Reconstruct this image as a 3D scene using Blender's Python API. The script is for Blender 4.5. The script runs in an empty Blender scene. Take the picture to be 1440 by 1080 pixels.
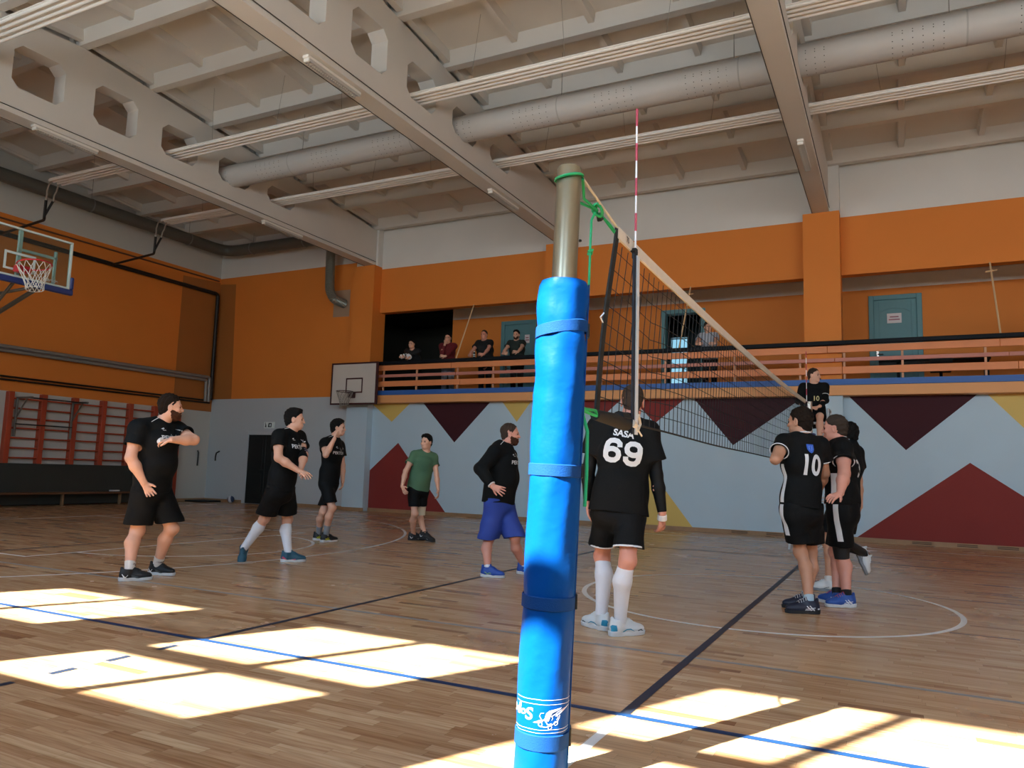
import bpy, bmesh, math, random
import numpy as np
from mathutils import Vector, Matrix
from mathutils.bvhtree import BVHTree

random.seed(7)
SC = bpy.context.scene
COL = SC.collection
PI = math.pi

# ------------------------------------------------------------------ materials
def lin(h):
    h = h.lstrip('#')
    v = [int(h[i:i + 2], 16) / 255 for i in (0, 2, 4)]
    return tuple(c / 12.92 if c <= .04045 else ((c + .055) / 1.055) ** 2.4 for c in v)

MATS = {}
def mat(name, col, rough=.6, metal=0., spec=.5, noise=0., scale=8., bump=0., bscale=60., sheen=0., coat=0.):
    if name in MATS:
        return MATS[name]
    m = bpy.data.materials.new(name)
    m.use_nodes = True
    nt = m.node_tree
    b = nt.nodes['Principled BSDF']
    c = lin(col) if isinstance(col, str) else col
    b.inputs['Base Color'].default_value = (*c, 1)
    b.inputs['Roughness'].default_value = rough
    b.inputs['Metallic'].default_value = metal
    b.inputs['Specular IOR Level'].default_value = spec
    if sheen:
        b.inputs['Sheen Weight'].default_value = sheen
    if coat:
        b.inputs['Coat Weight'].default_value = coat
    tc = nt.nodes.new('ShaderNodeTexCoord')
    if noise:
        n = nt.nodes.new('ShaderNodeTexNoise')
        n.inputs['Scale'].default_value = scale
        n.inputs['Detail'].default_value = 4
        nt.links.new(tc.outputs['Object'], n.inputs['Vector'])
        mx = nt.nodes.new('ShaderNodeMix')
        mx.data_type = 'RGBA'
        mx.inputs[6].default_value = (*[v * (1 - noise) for v in c], 1)
        mx.inputs[7].default_value = (*[min(1, v * (1 + noise)) for v in c], 1)
        nt.links.new(n.outputs['Fac'], mx.inputs[0])
        nt.links.new(mx.outputs[2], b.inputs['Base Color'])
    if bump:
        n2 = nt.nodes.new('ShaderNodeTexNoise')
        n2.inputs['Scale'].default_value = bscale
        n2.inputs['Detail'].default_value = 3
        nt.links.new(tc.outputs['Object'], n2.inputs['Vector'])
        bp = nt.nodes.new('ShaderNodeBump')
        bp.inputs['Strength'].default_value = bump
        bp.inputs['Distance'].default_value = .02
        nt.links.new(n2.outputs['Fac'], bp.inputs['Height'])
        nt.links.new(bp.outputs['Normal'], b.inputs['Normal'])
    MATS[name] = m
    return m

# ------------------------------------------------------------------ objects
def tag(o, label=None, cat=None, group=None, kind=None):
    if label: o['label'] = label
    if cat: o['category'] = cat
    if group: o['group'] = group
    if kind: o['kind'] = kind
    return o

def empty(name, loc=(0, 0, 0), rz=0., parent=None):
    o = bpy.data.objects.new(name, None)
    o.location = loc
    o.rotation_euler = (0, 0, rz)
    o.empty_display_size = .2
    COL.objects.link(o)
    if parent: o.parent = parent
    return o

def thing(name, label, cat, loc=(0, 0, 0), rz=0., group=None):
    return tag(empty(name, loc, rz), label, cat, group)

def link(name, me, mats, parent=None, loc=(0, 0, 0), smooth=False, label=None):
    o = bpy.data.objects.new(name, me)
    for m in (mats if isinstance(mats, (list, tuple)) else [mats]):
        me.materials.append(m)
    o.location = loc
    COL.objects.link(o)
    if parent is not None:
        o.parent = parent
        if parent.type == 'EMPTY' or True:
            # geometry is written in world space: undo the parent's own placement
            o.matrix_parent_inverse = world_of(parent).inverted()
    if smooth and len(me.polygons):
        me.polygons.foreach_set('use_smooth', [True] * len(me.polygons))
    if label: o['label'] = label
    return o

def world_of(o):
    m = Matrix.LocRotScale(o.location, o.rotation_euler, o.scale)
    if o.parent:
        m = world_of(o.parent) @ o.matrix_parent_inverse @ m
    return m

class MB:
    """collects boxes, tubes, prisms in world space; build() links ONE mesh object"""
    def __init__(s):
        s.v = []; s.f = []; s.mi = []; s.cur = 0
    def mi_(s, i): s.cur = i; return s
    def add(s, vs, fs):
        n = len(s.v)
        s.v += [tuple(map(float, p)) for p in vs]
        s.f += [tuple(n + i for i in f) for f in fs]
        s.mi += [s.cur] * len(fs)
        return s
    def box(s, x0, x1, y0, y1, z0, z1, R=None):
        vs = [(x, y, z) for z in (z0, z1) for x, y in ((x0, y0), (x1, y0), (x1, y1), (x0, y1))]
        if R is not None: vs = [R @ Vector(p) for p in vs]
        return s.add(vs, [(3, 2, 1, 0), (4, 5, 6, 7), (0, 1, 5, 4), (1, 2, 6, 5), (2, 3, 7, 6), (3, 0, 4, 7)])
    def bbox(s, x0, x1, y0, y1, z0, z1, b=.01, R=None):
        """box with chamfered edges"""
        vs = []; idx = {}
        X = (x0, x1); Y = (y0, y1); Z = (z0, z1)
        def put(i, j, k, ax):
            p = [X[i], Y[j], Z[k]]
            sg = [1 if q == 0 else -1 for q in (i, j, k)]
            for a in range(3):
                if a != ax: p[a] += sg[a] * b
            idx[(i, j, k, ax)] = len(vs); vs.append(p)
        for i in (0, 1):
            for j in (0, 1):
                for k in (0, 1):
                    for ax in range(3): put(i, j, k, ax)
        fs = []
        g = lambda i, j, k, a: idx[(i, j, k, a)]
        for i in (0, 1):
            q = [g(i, 0, 0, 0), g(i, 1, 0, 0), g(i, 1, 1, 0), g(i, 0, 1, 0)]; fs.append(q if i else q[::-1])
            q = [g(0, i, 0, 1), g(0, i, 1, 1), g(1, i, 1, 1), g(1, i, 0, 1)]; fs.append(q if i else q[::-1])
            q = [g(0, 0, i, 2), g(1, 0, i, 2), g(1, 1, i, 2), g(0, 1, i, 2)]; fs.append(q if i else q[::-1])
        for i in (0, 1):
            for j in (0, 1):
                q = [g(i, j, 0, 0), g(i, j, 0, 1), g(i, j, 1, 1), g(i, j, 1, 0)]; fs.append(q)
                q = [g(i, 0, j, 0), g(i, 0, j, 2), g(i, 1, j, 2), g(i, 1, j, 0)]; fs.append(q)
                q = [g(0, i, j, 1), g(0, i, j, 2), g(1, i, j, 2), g(1, i, j, 1)]; fs.append(q)
        for i in (0, 1):
            for j in (0, 1):
                for k in (0, 1): fs.append([g(i, j, k, 0), g(i, j, k, 1), g(i, j, k, 2)])
        if R is not None: vs = [R @ Vector(p) for p in vs]
        return s.add(vs, fs)
    def tube(s, pts, r, n=8, closed=False, caps=True):
        pts = [Vector(p) for p in pts]
        N = len(pts)
        rs = r if isinstance(r, (list, tuple)) else [r] * N
        vs = []; fs = []
        up = None
        for i, p in enumerate(pts):
            if closed: t = pts[(i + 1) % N] - pts[i - 1]
            else: t = pts[min(i + 1, N - 1)] - pts[max(i - 1, 0)]
            t.normalize()
            if up is None:
                up = Vector((0, 0, 1)) if abs(t.z) < .9 else Vector((1, 0, 0))
            a = t.cross(up)
            if a.length < 1e-6: a = t.orthogonal()
            a.normalize(); b = a.cross(t); up = b
            for k in range(n):
                th = 2 * PI * k / n
                vs.append(p + (a * math.cos(th) + b * math.sin(th)) * rs[i])
        M = N if closed else N - 1
        for i in range(M):
            for k in range(n):
                j = (i + 1) % N
                fs.append((i * n + k, i * n + (k + 1) % n, j * n + (k + 1) % n, j * n + k))
        if caps and not closed:
            fs.append(tuple(range(n))[::-1]); fs.append(tuple((N - 1) * n + k for k in range(n)))
        return s.add(vs, fs)
    def lathe(s, prof, c=(0, 0, 0), n=24, ax=(0, 0, 1), cap=True):
        ax = Vector(ax).normalized(); a = ax.orthogonal().normalized(); b = ax.cross(a)
        c = Vector(c); vs = []; fs = []
        for r, h in prof:
            for k in range(n):
                th = 2 * PI * k / n
                vs.append(c + ax * h + (a * math.cos(th) + b * math.sin(th)) * r)
        for i in range(len(prof) - 1):
            for k in range(n):
                fs.append((i * n + k, i * n + (k + 1) % n, (i + 1) * n + (k + 1) % n, (i + 1) * n + k))
        if cap:
            fs.append(tuple(range(n))[::-1]); fs.append(tuple((len(prof) - 1) * n + k for k in range(n)))
        return s.add(vs, fs)
    def prism(s, poly, d, o=(0, 0, 0), ax=(1, 0, 0), ay=(0, 0, 1), holes=None):
        """polygon (in the ax,ay plane at o) extruded along vector d"""
        o = Vector(o); ax = Vector(ax); ay = Vector(ay); d = Vector(d)
        n = len(poly)
        vs = [o + ax * x + ay * y for x, y in poly] + [o + ax * x + ay * y + d for x, y in poly]
        fs = [tuple(range(n)), tuple(range(2 * n - 1, n - 1, -1))]
        fs += [(i, n + i, n + (i + 1) % n, (i + 1) % n) for i in range(n)]
        return s.add(vs, fs)
    def build(s, name, mats, parent=None, smooth=False, label=None, weld=False):
        me = bpy.data.meshes.new(name)
        me.from_pydata(s.v, [], s.f)
        if isinstance(mats, (list, tuple)) and len(mats) > 1:
            me.polygons.foreach_set('material_index', s.mi)
        bm = bmesh.new(); bm.from_mesh(me)
        if weld: bmesh.ops.remove_doubles(bm, verts=bm.verts, dist=1e-5)
        bmesh.ops.recalc_face_normals(bm, faces=bm.faces)
        bm.to_mesh(me); bm.free()
        me.update()
        o = link(name, me, mats, parent, label=label)
        if smooth:
            sm = [True] * len(me.polygons)
            me.polygons.foreach_set('use_smooth', sm)
            try: me.set_sharp_from_angle(angle=math.radians(40))
            except Exception: pass
        return o

def struct(name, mb, m, smooth=False, parent=None):
    o = mb.build(name, m, parent, smooth)
    o['kind'] = 'structure'
    return o

def copy_tree(o, parent=None, shift=None):
    c = o.copy(); COL.objects.link(c)
    if parent is not None: c.parent = parent
    if shift is not None: c.location = Vector(c.location) + Vector(shift)
    for ch in [q for q in bpy.data.objects if q.parent == o]:
        copy_tree(ch, c)
    return c

# ------------------------------------------------------------------ implicit surfaces (numpy)
f32 = np.float32
def V(*a): return np.array(a if len(a) > 1 else a[0], dtype=float)
def nrm(v):
    v = np.asarray(v, float); return v / (np.linalg.norm(v) + 1e-12)

class RC:      # tapered capsule; flat ends optional
    def __init__(s, a, b, ra, rb, fa=False, fb=False, nb=None):
        s.a, s.b, s.ra, s.rb, s.fa, s.fb, s.nb = V(a), V(b), ra, rb, fa, fb, nb
    def bb(s):
        r = max(s.ra, s.rb); return np.minimum(s.a, s.b) - r, np.maximum(s.a, s.b) + r
    def d(s, X, Y, Z):
        ab = s.b - s.a; L2 = ab @ ab + 1e-12; L = math.sqrt(L2)
        px, py, pz = X - f32(s.a[0]), Y - f32(s.a[1]), Z - f32(s.a[2])
        t0 = (px * f32(ab[0]) + py * f32(ab[1]) + pz * f32(ab[2])) / f32(L2)
        t = np.clip(t0, 0, 1)
        q = np.sqrt((px - t * f32(ab[0])) ** 2 + (py - t * f32(ab[1])) ** 2 + (pz - t * f32(ab[2])) ** 2)
        D = q - (f32(s.ra) + t * f32(s.rb - s.ra))
        if s.nb is not None: D = np.maximum(D, (X - f32(s.b[0])) * f32(s.nb[0]) + (Y - f32(s.b[1])) * f32(s.nb[1]) + (Z - f32(s.b[2])) * f32(s.nb[2]))
        elif s.fb: D = np.maximum(D, (t0 - 1) * f32(L))
        if s.fa: D = np.maximum(D, -t0 * f32(L))
        return D

class EC:      # elliptic tapered capsule: lat = wide direction
    def __init__(s, a, b, lat, wa, wb, fa=False, fb=False):
        s.a, s.b, s.wa, s.wb, s.fa, s.fb = V(a), V(b), wa, wb, fa, fb
        ax = nrm(s.b - s.a); lat = V(lat); lat = nrm(lat - ax * (lat @ ax))
        s.ax, s.lat, s.dep = ax, lat, np.cross(ax, lat)
    def bb(s):
        r = max(*s.wa, *s.wb); return np.minimum(s.a, s.b) - r, np.maximum(s.a, s.b) + r
    def d(s, X, Y, Z):
        L = float(np.linalg.norm(s.b - s.a)) + 1e-9
        px, py, pz = X - f32(s.a[0]), Y - f32(s.a[1]), Z - f32(s.a[2])
        dt = lambda v: px * f32(v[0]) + py * f32(v[1]) + pz * f32(v[2])
        h = dt(s.ax); u = dt(s.lat); v = dt(s.dep)
        t = np.clip(h / f32(L), 0, 1)
        w = f32(s.wa[0]) + t * f32(s.wb[0] - s.wa[0]); e = f32(s.wa[1]) + t * f32(s.wb[1] - s.wa[1])
        over = h - t * f32(L)
        m = np.minimum(w, e)
        D = (np.sqrt((u / w) ** 2 + (v / e) ** 2 + (over / m) ** 2) - 1) * m
        if s.fb: D = np.maximum(D, h - f32(L))
        if s.fa: D = np.maximum(D, -h)
        return D

class EL:      # ellipsoid, R columns = axes
    def __init__(s, c, r, R=None):
        s.c, s.r, s.R = V(c), r, (np.eye(3) if R is None else R)
    def bb(s):
        m = max(s.r); return s.c - m, s.c + m
    def d(s, X, Y, Z):
        px, py, pz = X - f32(s.c[0]), Y - f32(s.c[1]), Z - f32(s.c[2])
        q = 0; g = 0
        for i in range(3):
            a = s.R[:, i]; k = (px * f32(a[0]) + py * f32(a[1]) + pz * f32(a[2]))
            q = q + (k / f32(s.r[i])) ** 2; g = g + (k / f32(s.r[i] ** 2)) ** 2
        q = np.sqrt(q); g = np.sqrt(g) + f32(1e-6)
        return q * (q - 1) / g

class HS:      # half space  n.(p-c) (negative inside)
    def __init__(s, c, n): s.c, s.n = V(c), nrm(n)
    def d(s, X, Y, Z):
        return (X - f32(s.c[0])) * f32(s.n[0]) + (Y - f32(s.c[1])) * f32(s.n[1]) + (Z - f32(s.c[2])) * f32(s.n[2])

def sdf_mesh(ops, h, wrinkle=0., wf=26., seed=0):
    """ops: list of (kind, prim, k): 'u' smooth union, 's' smooth subtract, 'i' intersect"""
    lo = np.min([p.bb()[0] for k, p, _ in ops if k == 'u'], 0) - 3 * h - .02
    hi = np.max([p.bb()[1] for k, p, _ in ops if k == 'u'], 0) + 3 * h + .02
    n = np.ceil((hi - lo) / h).astype(int) + 1
    ax = [(lo[i] + h * np.arange(n[i])).astype(f32) for i in range(3)]
    D = np.full(n, 1.0, f32)
    for kind, p, k in ops:
        if kind == 'i':
            D = np.maximum(D, p.d(ax[0][:, None, None], ax[1][None, :, None], ax[2][None, None, :])); continue
        a, b = p.bb(); pad = k + 3 * h + .012
        i0 = np.clip(np.floor((a - pad - lo) / h).astype(int), 0, n - 1); i1 = np.clip(np.ceil((b + pad - lo) / h).astype(int) + 1, 1, n)
        if np.any(i1 <= i0): continue
        sl = tuple(slice(i0[j], i1[j]) for j in range(3))
        d = p.d(ax[0][sl[0]][:, None, None], ax[1][sl[1]][None, :, None], ax[2][sl[2]][None, None, :])
        A = D[sl]
        if kind == 'u':
            if k > 0:
                hh = np.clip(.5 + .5 * (A - d) / f32(k), 0, 1)
                D[sl] = A + (d - A) * hh - f32(k) * hh * (1 - hh)
            else: D[sl] = np.minimum(A, d)
        else:
            d = -d
            if k > 0:
                hh = np.clip(.5 - .5 * (A - d) / f32(k), 0, 1)
                D[sl] = A + (d - A) * hh + f32(k) * hh * (1 - hh)
            else: D[sl] = np.maximum(A, d)
    if wrinkle:
        rs = np.random.RandomState(seed)
        X, Y, Z = ax[0][:, None, None], ax[1][None, :, None], ax[2][None, None, :]
        for q in range(3):
            v = nrm(rs.normal(size=3) * V(1, 1, 1.3)) * wf * (1 + .5 * q); ph = rs.rand() * 6.28
            w2 = nrm(rs.normal(size=3)) * wf * .45
            D = D + f32(wrinkle / (1 + .6 * q)) * np.sin(X * f32(v[0]) + Y * f32(v[1]) + Z * f32(v[2]) + f32(ph) + 1.3 * np.sin(X * f32(w2[0]) + Y * f32(w2[1]) + Z * f32(w2[2])))
    return nets(D.astype(f32), lo, h)

def nets(D, lo, h):
    ins = D < 0
    n = D.shape
    cnt = np.zeros([m - 1 for m in n], np.uint8)
    for i in (0, 1):
        for j in (0, 1):
            for k in (0, 1):
                cnt += ins[i:n[0] - 1 + i, j:n[1] - 1 + j, k:n[2] - 1 + k]
    I = np.argwhere((cnt > 0) & (cnt < 8))
    ids = np.full(cnt.shape, -1, np.int32)
    ids[I[:, 0], I[:, 1], I[:, 2]] = np.arange(len(I))
    cor = np.array([(i, j, k) for i in (0, 1) for j in (0, 1) for k in (0, 1)])
    val = np.stack([D[I[:, 0] + c[0], I[:, 1] + c[1], I[:, 2] + c[2]] for c in cor], 1)
    acc = np.zeros((len(I), 3)); num = np.zeros(len(I))
    for a in range(8):
        for b in range(a + 1, 8):
            if np.abs(cor[a] - cor[b]).sum() != 1: continue
            va, vb = val[:, a], val[:, b]
            m = (va < 0) != (vb < 0)
            t = np.where(m, va / np.where(m, va - vb, 1), 0)
            acc += np.where(m[:, None], cor[a] + (cor[b] - cor[a]) * t[:, None], 0); num += m
    P = (I + acc / num[:, None]) * h + lo
    F = []
    for axis in range(3):
        o = [(1, 2), (2, 0), (0, 1)][axis]
        s0 = [slice(1, m - 1) for m in n]; s1 = list(s0); s0[axis] = slice(0, n[axis] - 1); s1[axis] = slice(1, n[axis])
        A = ins[tuple(s0)]; B = ins[tuple(s1)]
        E = np.argwhere(A != B); sgn = A[E[:, 0], E[:, 1], E[:, 2]]
        off = np.ones(3, int); off[axis] = 0
        E = E + off
        q = []
        for du, dv in ((0, 0), (1, 0), (1, 1), (0, 1)):
            c = E.copy(); c[:, o[0]] -= du; c[:, o[1]] -= dv
            q.append(ids[c[:, 0], c[:, 1], c[:, 2]])
        Q = np.stack(q, 1)
        Q[~sgn] = Q[~sgn][:, ::-1]
        F.append(Q)
    F = np.concatenate(F)
    F = F[(F >= 0).all(1)]
    return P, F

def relax(P, F, it=1, lam=.5):
    for _ in range(it):
        S = np.zeros_like(P); C = np.zeros(len(P))
        for a, b in ((0, 1), (1, 2), (2, 3), (3, 0)):
            np.add.at(S, F[:, a], P[F[:, b]]); np.add.at(S, F[:, b], P[F[:, a]])
            np.add.at(C, F[:, a], 1); np.add.at(C, F[:, b], 1)
        P = P + lam * (S / np.maximum(C, 1)[:, None] - P)
    return P

def np_object(name, P, F, mats, parent=None, label=None, mi=None):
    me = bpy.data.meshes.new(name)
    me.vertices.add(len(P)); me.vertices.foreach_set('co', np.asarray(P, np.float32).ravel())
    me.loops.add(F.size); me.loops.foreach_set('vertex_index', F.astype(np.int32).ravel())
    me.polygons.add(len(F)); me.polygons.foreach_set('loop_start', np.arange(0, F.size, F.shape[1], dtype=np.int32))
    if mi is not None: me.polygons.foreach_set('material_index', mi.astype(np.int32))
    me.update(calc_edges=True); me.validate()
    return link(name, me, mats, parent, smooth=True, label=label)

def sdf_object(name, ops, h, mats, parent=None, wrinkle=0., wf=26., seed=0, smooth=1, label=None):
    P, F = sdf_mesh(ops, h, wrinkle, wf, seed)
    if smooth: P = relax(P, F, smooth)
    o = np_object(name, P, F, mats, parent, label)
    o_cache[o.name] = (P, F)
    return o
o_cache = {}
def bvh_of(o):
    P, F = o_cache[o.name]
    return BVHTree.FromPolygons([tuple(p) for p in P], [tuple(map(int, q)) for q in F])

# ------------------------------------------------------------------ writing and marks laid on a surface
def text_bm(body, size, bold=.0, shear=0., spacing=1., xs=1.):
    cu = bpy.data.curves.new('text', 'FONT')
    cu.body = body; cu.size = size; cu.offset = bold; cu.shear = shear
    cu.align_x = 'CENTER'; cu.align_y = 'CENTER'; cu.space_character = spacing
    o = bpy.data.objects.new('text', cu); COL.objects.link(o)
    dg = bpy.context.evaluated_depsgraph_get()
    me = bpy.data.meshes.new_from_object(o.evaluated_get(dg))
    bm = bmesh.new(); bm.from_mesh(me)
    bpy.data.objects.remove(o); bpy.data.meshes.remove(me); bpy.data.curves.remove(cu)
    for v in bm.verts: v.co.x *= xs
    return bm

def poly_bm(polys):
    bm = bmesh.new()
    for p in polys:
        vs = [bm.verts.new((x, y, 0)) for x, y in p]
        bm.faces.new(vs)
    return bm

def ribbon(pts, w):
    """2-D polyline -> list of quads"""
    out = []
    ws = w if isinstance(w, (list, tuple)) else [w] * len(pts)
    L = []
    for i, p in enumerate(pts):
        a = pts[max(i - 1, 0)]; b = pts[min(i + 1, len(pts) - 1)]
        dx, dy = b[0] - a[0], b[1] - a[1]; l = math.hypot(dx, dy) or 1
        L.append(((p[0] - dy / l * ws[i] / 2, p[1] + dx / l * ws[i] / 2), (p[0] + dy / l * ws[i] / 2, p[1] - dx / l * ws[i] / 2)))
    for i in range(len(pts) - 1):
        out.append([L[i][0], L[i][1], L[i + 1][1], L[i + 1][0]])
    return out

def decal(name, bm, o, ax, ay, n, bvh, m, parent, off=.0025, maxedge=.012, reach=.6, label=None):
    bmesh.ops.triangulate(bm, faces=bm.faces[:])
    for _ in range(7):
        es = [e for e in bm.edges if e.calc_length() > maxedge]
        if not es: break
        bmesh.ops.subdivide_edges(bm, edges=es, cuts=1)
        bmesh.ops.triangulate(bm, faces=[f for f in bm.faces if len(f.verts) > 3])
    o = Vector(o); ax = Vector(ax).normalized(); ay = Vector(ay).normalized(); n = Vector(n).normalized()
    dead = []
    for v in bm.verts:
        p = o + ax * v.co.x + ay * v.co.y + n * reach
        hit, hn, _, _ = bvh.ray_cast(p, -n)
        if hit is None: dead.append(v); continue
        if hn.dot(n) < 0: hn = -hn
        v.co = hit + hn * off
    bmesh.ops.delete(bm, geom=dead, context='VERTS')
    me = bpy.data.meshes.new(name); bm.to_mesh(me); bm.free()
    return link(name, me, m, parent, label=label)
SKY, SUN, EXPO = 19.0, 66.0, -0.19
# ================================================================== THE ROOM
XL, XR, YW, YB = -18.2, 18.2, -4.65, 13.4       # left wall, right wall, window wall, back wall
BEAMS = [-12.06, -6.06, -.06, 5.94, 11.94]
COLS = [-12.2, -6.14, -.05, 5.95, 12.1]
RIDGE = 4.3
def zr(y): return 8.72 - .083 * abs(y - RIDGE)    # underside of the roof slabs' ribs

M_white = mat('white_paint', '#d9d8d4', .75, spec=.25, noise=.05, scale=1.2)
M_ceil = mat('ceiling_paint', '#d3d0ca', .85, spec=.2, noise=.07, scale=.9)
M_wallw = mat('wall_white_lower', '#b9d0de', .65, spec=.3, noise=.04, scale=1.5)
M_orange = mat('orange_paint', '#dd8438', .66, spec=.3, noise=.05, scale=1.3)
M_orange_d = mat('orange_paint_darker', '#a8692f', .7, noise=.06, scale=1.7)  # darker orange for the patches beside the left corner
M_orange_b = mat('orange_beam_paint', '#e0a066', .6, noise=.05, scale=1.6)
M_greyp = mat('grey_patch', '#a58a72', .7)
M_mar = mat('mural_maroon', '#411d24', .7, spec=.2)
M_brick = mat('mural_brick_red', '#86332f', .7, spec=.25, noise=.04, scale=2)
M_yel = mat('mural_yellow', '#d6b863', .6, noise=.04, scale=2)
M_base = mat('baseboard_wood', '#9c7a58', .5, noise=.2, scale=9)
M_dark = mat('dark_void_paint', '#1b1c19', .8)
M_steel = mat('galvanised_steel', '#7d7f7c', .45, metal=.2, noise=.12, scale=5)
M_blackm = mat('black_metal', '#141414', .45)
M_teal = mat('teal_door_paint', '#5d8d93', .5, noise=.05, scale=3)
M_paper = mat('paper', '#e6dfe0', .7)
M_chrome = mat('chrome', '#d8d8d8', .18, metal=1)

def floor_material():
    m = bpy.data.materials.new('parquet'); m.use_nodes = True
    nt = m.node_tree; N = nt.nodes; L = nt.links
    b = N['Principled BSDF']
    tc = N.new('ShaderNodeTexCoord'); sp = N.new('ShaderNodeSeparateXYZ'); L.new(tc.outputs['Object'], sp.inputs[0])
    def mth(op, a, c=None):
        n = N.new('ShaderNodeMath'); n.operation = op
        for i, q in enumerate((a, c)):
            if q is None: continue
            if isinstance(q, (int, float)): n.inputs[i].default_value = q
            else: L.new(q, n.inputs[i])
        return n.outputs[0]
    def wn(v):
        n = N.new('ShaderNodeTexWhiteNoise'); n.noise_dimensions = '3D'; L.new(v, n.inputs['Vector']); return n
    def comb(x, y, z=0.):
        n = N.new('ShaderNodeCombineXYZ')
        for i, q in enumerate((x, y, z)):
            if isinstance(q, (int, float)): n.inputs[i].default_value = q
            else: L.new(q, n.inputs[i])
        return n.outputs[0]
    yw = mth('DIVIDE', sp.outputs['Y'], .066)
    row = mth('FLOOR', yw)
    r1 = wn(comb(row, 3.1)).outputs['Value']
    ln = mth('ADD', mth('MULTIPLY', r1, .16), .36)
    xx = mth('DIVIDE', mth('ADD', sp.outputs['X'], mth('MULTIPLY', r1, 7.3)), ln)
    col = mth('FLOOR', xx)
    cell = wn(comb(row, col, 1.7)).outputs['Value']
    rp = N.new('ShaderNodeValToRGB'); e = rp.color_ramp.elements
    cols = [(0, '#936a4b'), (.04, '#ab8058'), (.14, '#bd946b'), (.5, '#c7a077'), (.8, '#cfaa80'), (1, '#d5b48b')]
    e[0].position, e[0].color = 0, (*lin(cols[0][1]), 1)
    e[1].position, e[1].color = 1, (*lin(cols[-1][1]), 1)
    for p, c in cols[1:-1]:
        q = e.new(p); q.color = (*lin(c), 1)
    L.new(cell, rp.inputs[0])
    # grain
    mp = N.new('ShaderNodeMapping'); mp.inputs['Scale'].default_value = (2.2, 38, 1)
    L.new(tc.outputs['Object'], mp.inputs[0])
    ad = N.new('ShaderNodeVectorMath'); ad.operation = 'ADD'; L.new(mp.outputs[0], ad.inputs[0]); L.new(comb(mth('MULTIPLY', cell, 91.), 0., mth('MULTIPLY', cell, 37.)), ad.inputs[1])
    ns = N.new('ShaderNodeTexNoise'); ns.inputs['Scale'].default_value = 1.6; ns.inputs['Detail'].default_value = 5; L.new(ad.outputs[0], ns.inputs['Vector'])
    mx = N.new('ShaderNodeMix'); mx.data_type = 'RGBA'; mx.blend_type = 'MULTIPLY'
    g = N.new('ShaderNodeValToRGB'); g.color_ramp.elements[0].position = .28; g.color_ramp.elements[0].color = (*lin('#b8966f'), 1); g.color_ramp.elements[1].position = .6; g.color_ramp.elements[1].color = (1, 1, 1, 1)
    L.new(ns.outputs['Fac'], g.inputs[0]); mx.inputs[0].default_value = .55
    L.new(rp.outputs[0], mx.inputs[6]); L.new(g.outputs[0], mx.inputs[7])
    # seams between strips
    fy = mth('FRACT', yw); fx = mth('FRACT', xx)
    sy = mth('LESS_THAN', mth('ABSOLUTE', mth('SUBTRACT', fy, .5)), .485)
    sx = mth('LESS_THAN', mth('ABSOLUTE', mth('SUBTRACT', fx, .5)), .497)
    seam = mth('ADD', mth('MULTIPLY', mth('MULTIPLY', sy, sx), .3), .7)
    m2 = N.new('ShaderNodeMix'); m2.data_type = 'RGBA'; m2.blend_type = 'MULTIPLY'; m2.inputs[0].default_value = 1
    cc = N.new('ShaderNodeCombineColor')
    for i in range(3): L.new(seam, cc.inputs[i])
    L.new(mx.outputs[2], m2.inputs[6]); L.new(cc.outputs[0], m2.inputs[7])
    L.new(m2.outputs[2], b.inputs['Base Color'])
    n3 = N.new('ShaderNodeTexNoise'); n3.inputs['Scale'].default_value = .7; n3.inputs['Detail'].default_value = 6; L.new(tc.outputs['Object'], n3.inputs['Vector'])
    rr = N.new('ShaderNodeMapRange'); rr.inputs[3].default_value = .20; rr.inputs[4].default_value = .32; L.new(n3.outputs['Fac'], rr.inputs[0]); L.new(rr.outputs[0], b.inputs['Roughness'])
    b.inputs['Specular IOR Level'].default_value = .6
    return m
M_floor = floor_material()

# ---- floor and court lines
mb = MB(); mb.box(XL - .3, XR + .3, YW - .3, YB + .3, -.12, 0)
FLOOR = struct('floor', mb, M_floor)
M_lb = mat('line_blue', '#16355a', .45, spec=.3); M_lb2 = mat('line_navy', '#242d3d', .45, spec=.3); M_lw = mat('line_white', '#e9e6df', .4); M_lg = mat('line_grey', '#8f8b84', .5, spec=.3)
def line(name, pts, w, m, z=.0012):
    v = []; f = []
    for q in ribbon(pts, w):
        n = len(v); v += [(x, y, z) for x, y in q]; f.append((n, n + 1, n + 2, n + 3))
    mb = MB(); mb.add(v, f); return struct(name, mb, m, parent=FLOOR)
def arc(cx, cy, r, a0, a1, n=72):
    return [(cx + r * math.cos(math.radians(a0 + (a1 - a0) * i / n)), cy + r * math.sin(math.radians(a0 + (a1 - a0) * i / n))) for i in range(n + 1)]
line('volleyball_near_sideline', [(-9, 0), (9, 0)], .05, M_lb, .0024)
line('volleyball_far_sideline', [(-9, 9), (9, 9)], .05, M_lb2, .0024)
line('volleyball_centre_line', [(0, 0.02), (0, 9)], .055, M_lb2, .0028)
for s in (-3, 3):
    line('volleyball_attack_line', [(s, 0), (s, 9)], .05, M_lb2, .0020)
    for k in range(5):
        line('attack_line_dash', [(s, -.2 - .35 * k), (s, -.35 - .35 * k)], .05, M_lb2, .0020)
for s in (-9, 9): line('volleyball_end_line', [(s, 0), (s, 9)], .05, M_lb2, .0020)
line('basketball_centre_line', [(0, -3.15), (0, 11.85)], .05, M_lw, .0010)
line('basketball_centre_circle', arc(0, 4.35, 1.775, 0, 360, 120), .05, M_lw, .0014)
line('basketball_far_sideline', [(-14, 11.85), (14, 11.85)], .05, M_lw, .0010)
line('basketball_near_sideline', [(-14, -3.15), (14, -3.15)], .05, M_lw, .0010)
line('handball_dim_line', [(-9, 1.47), (9, 1.4)], .05, M_lg, .0006)
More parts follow.
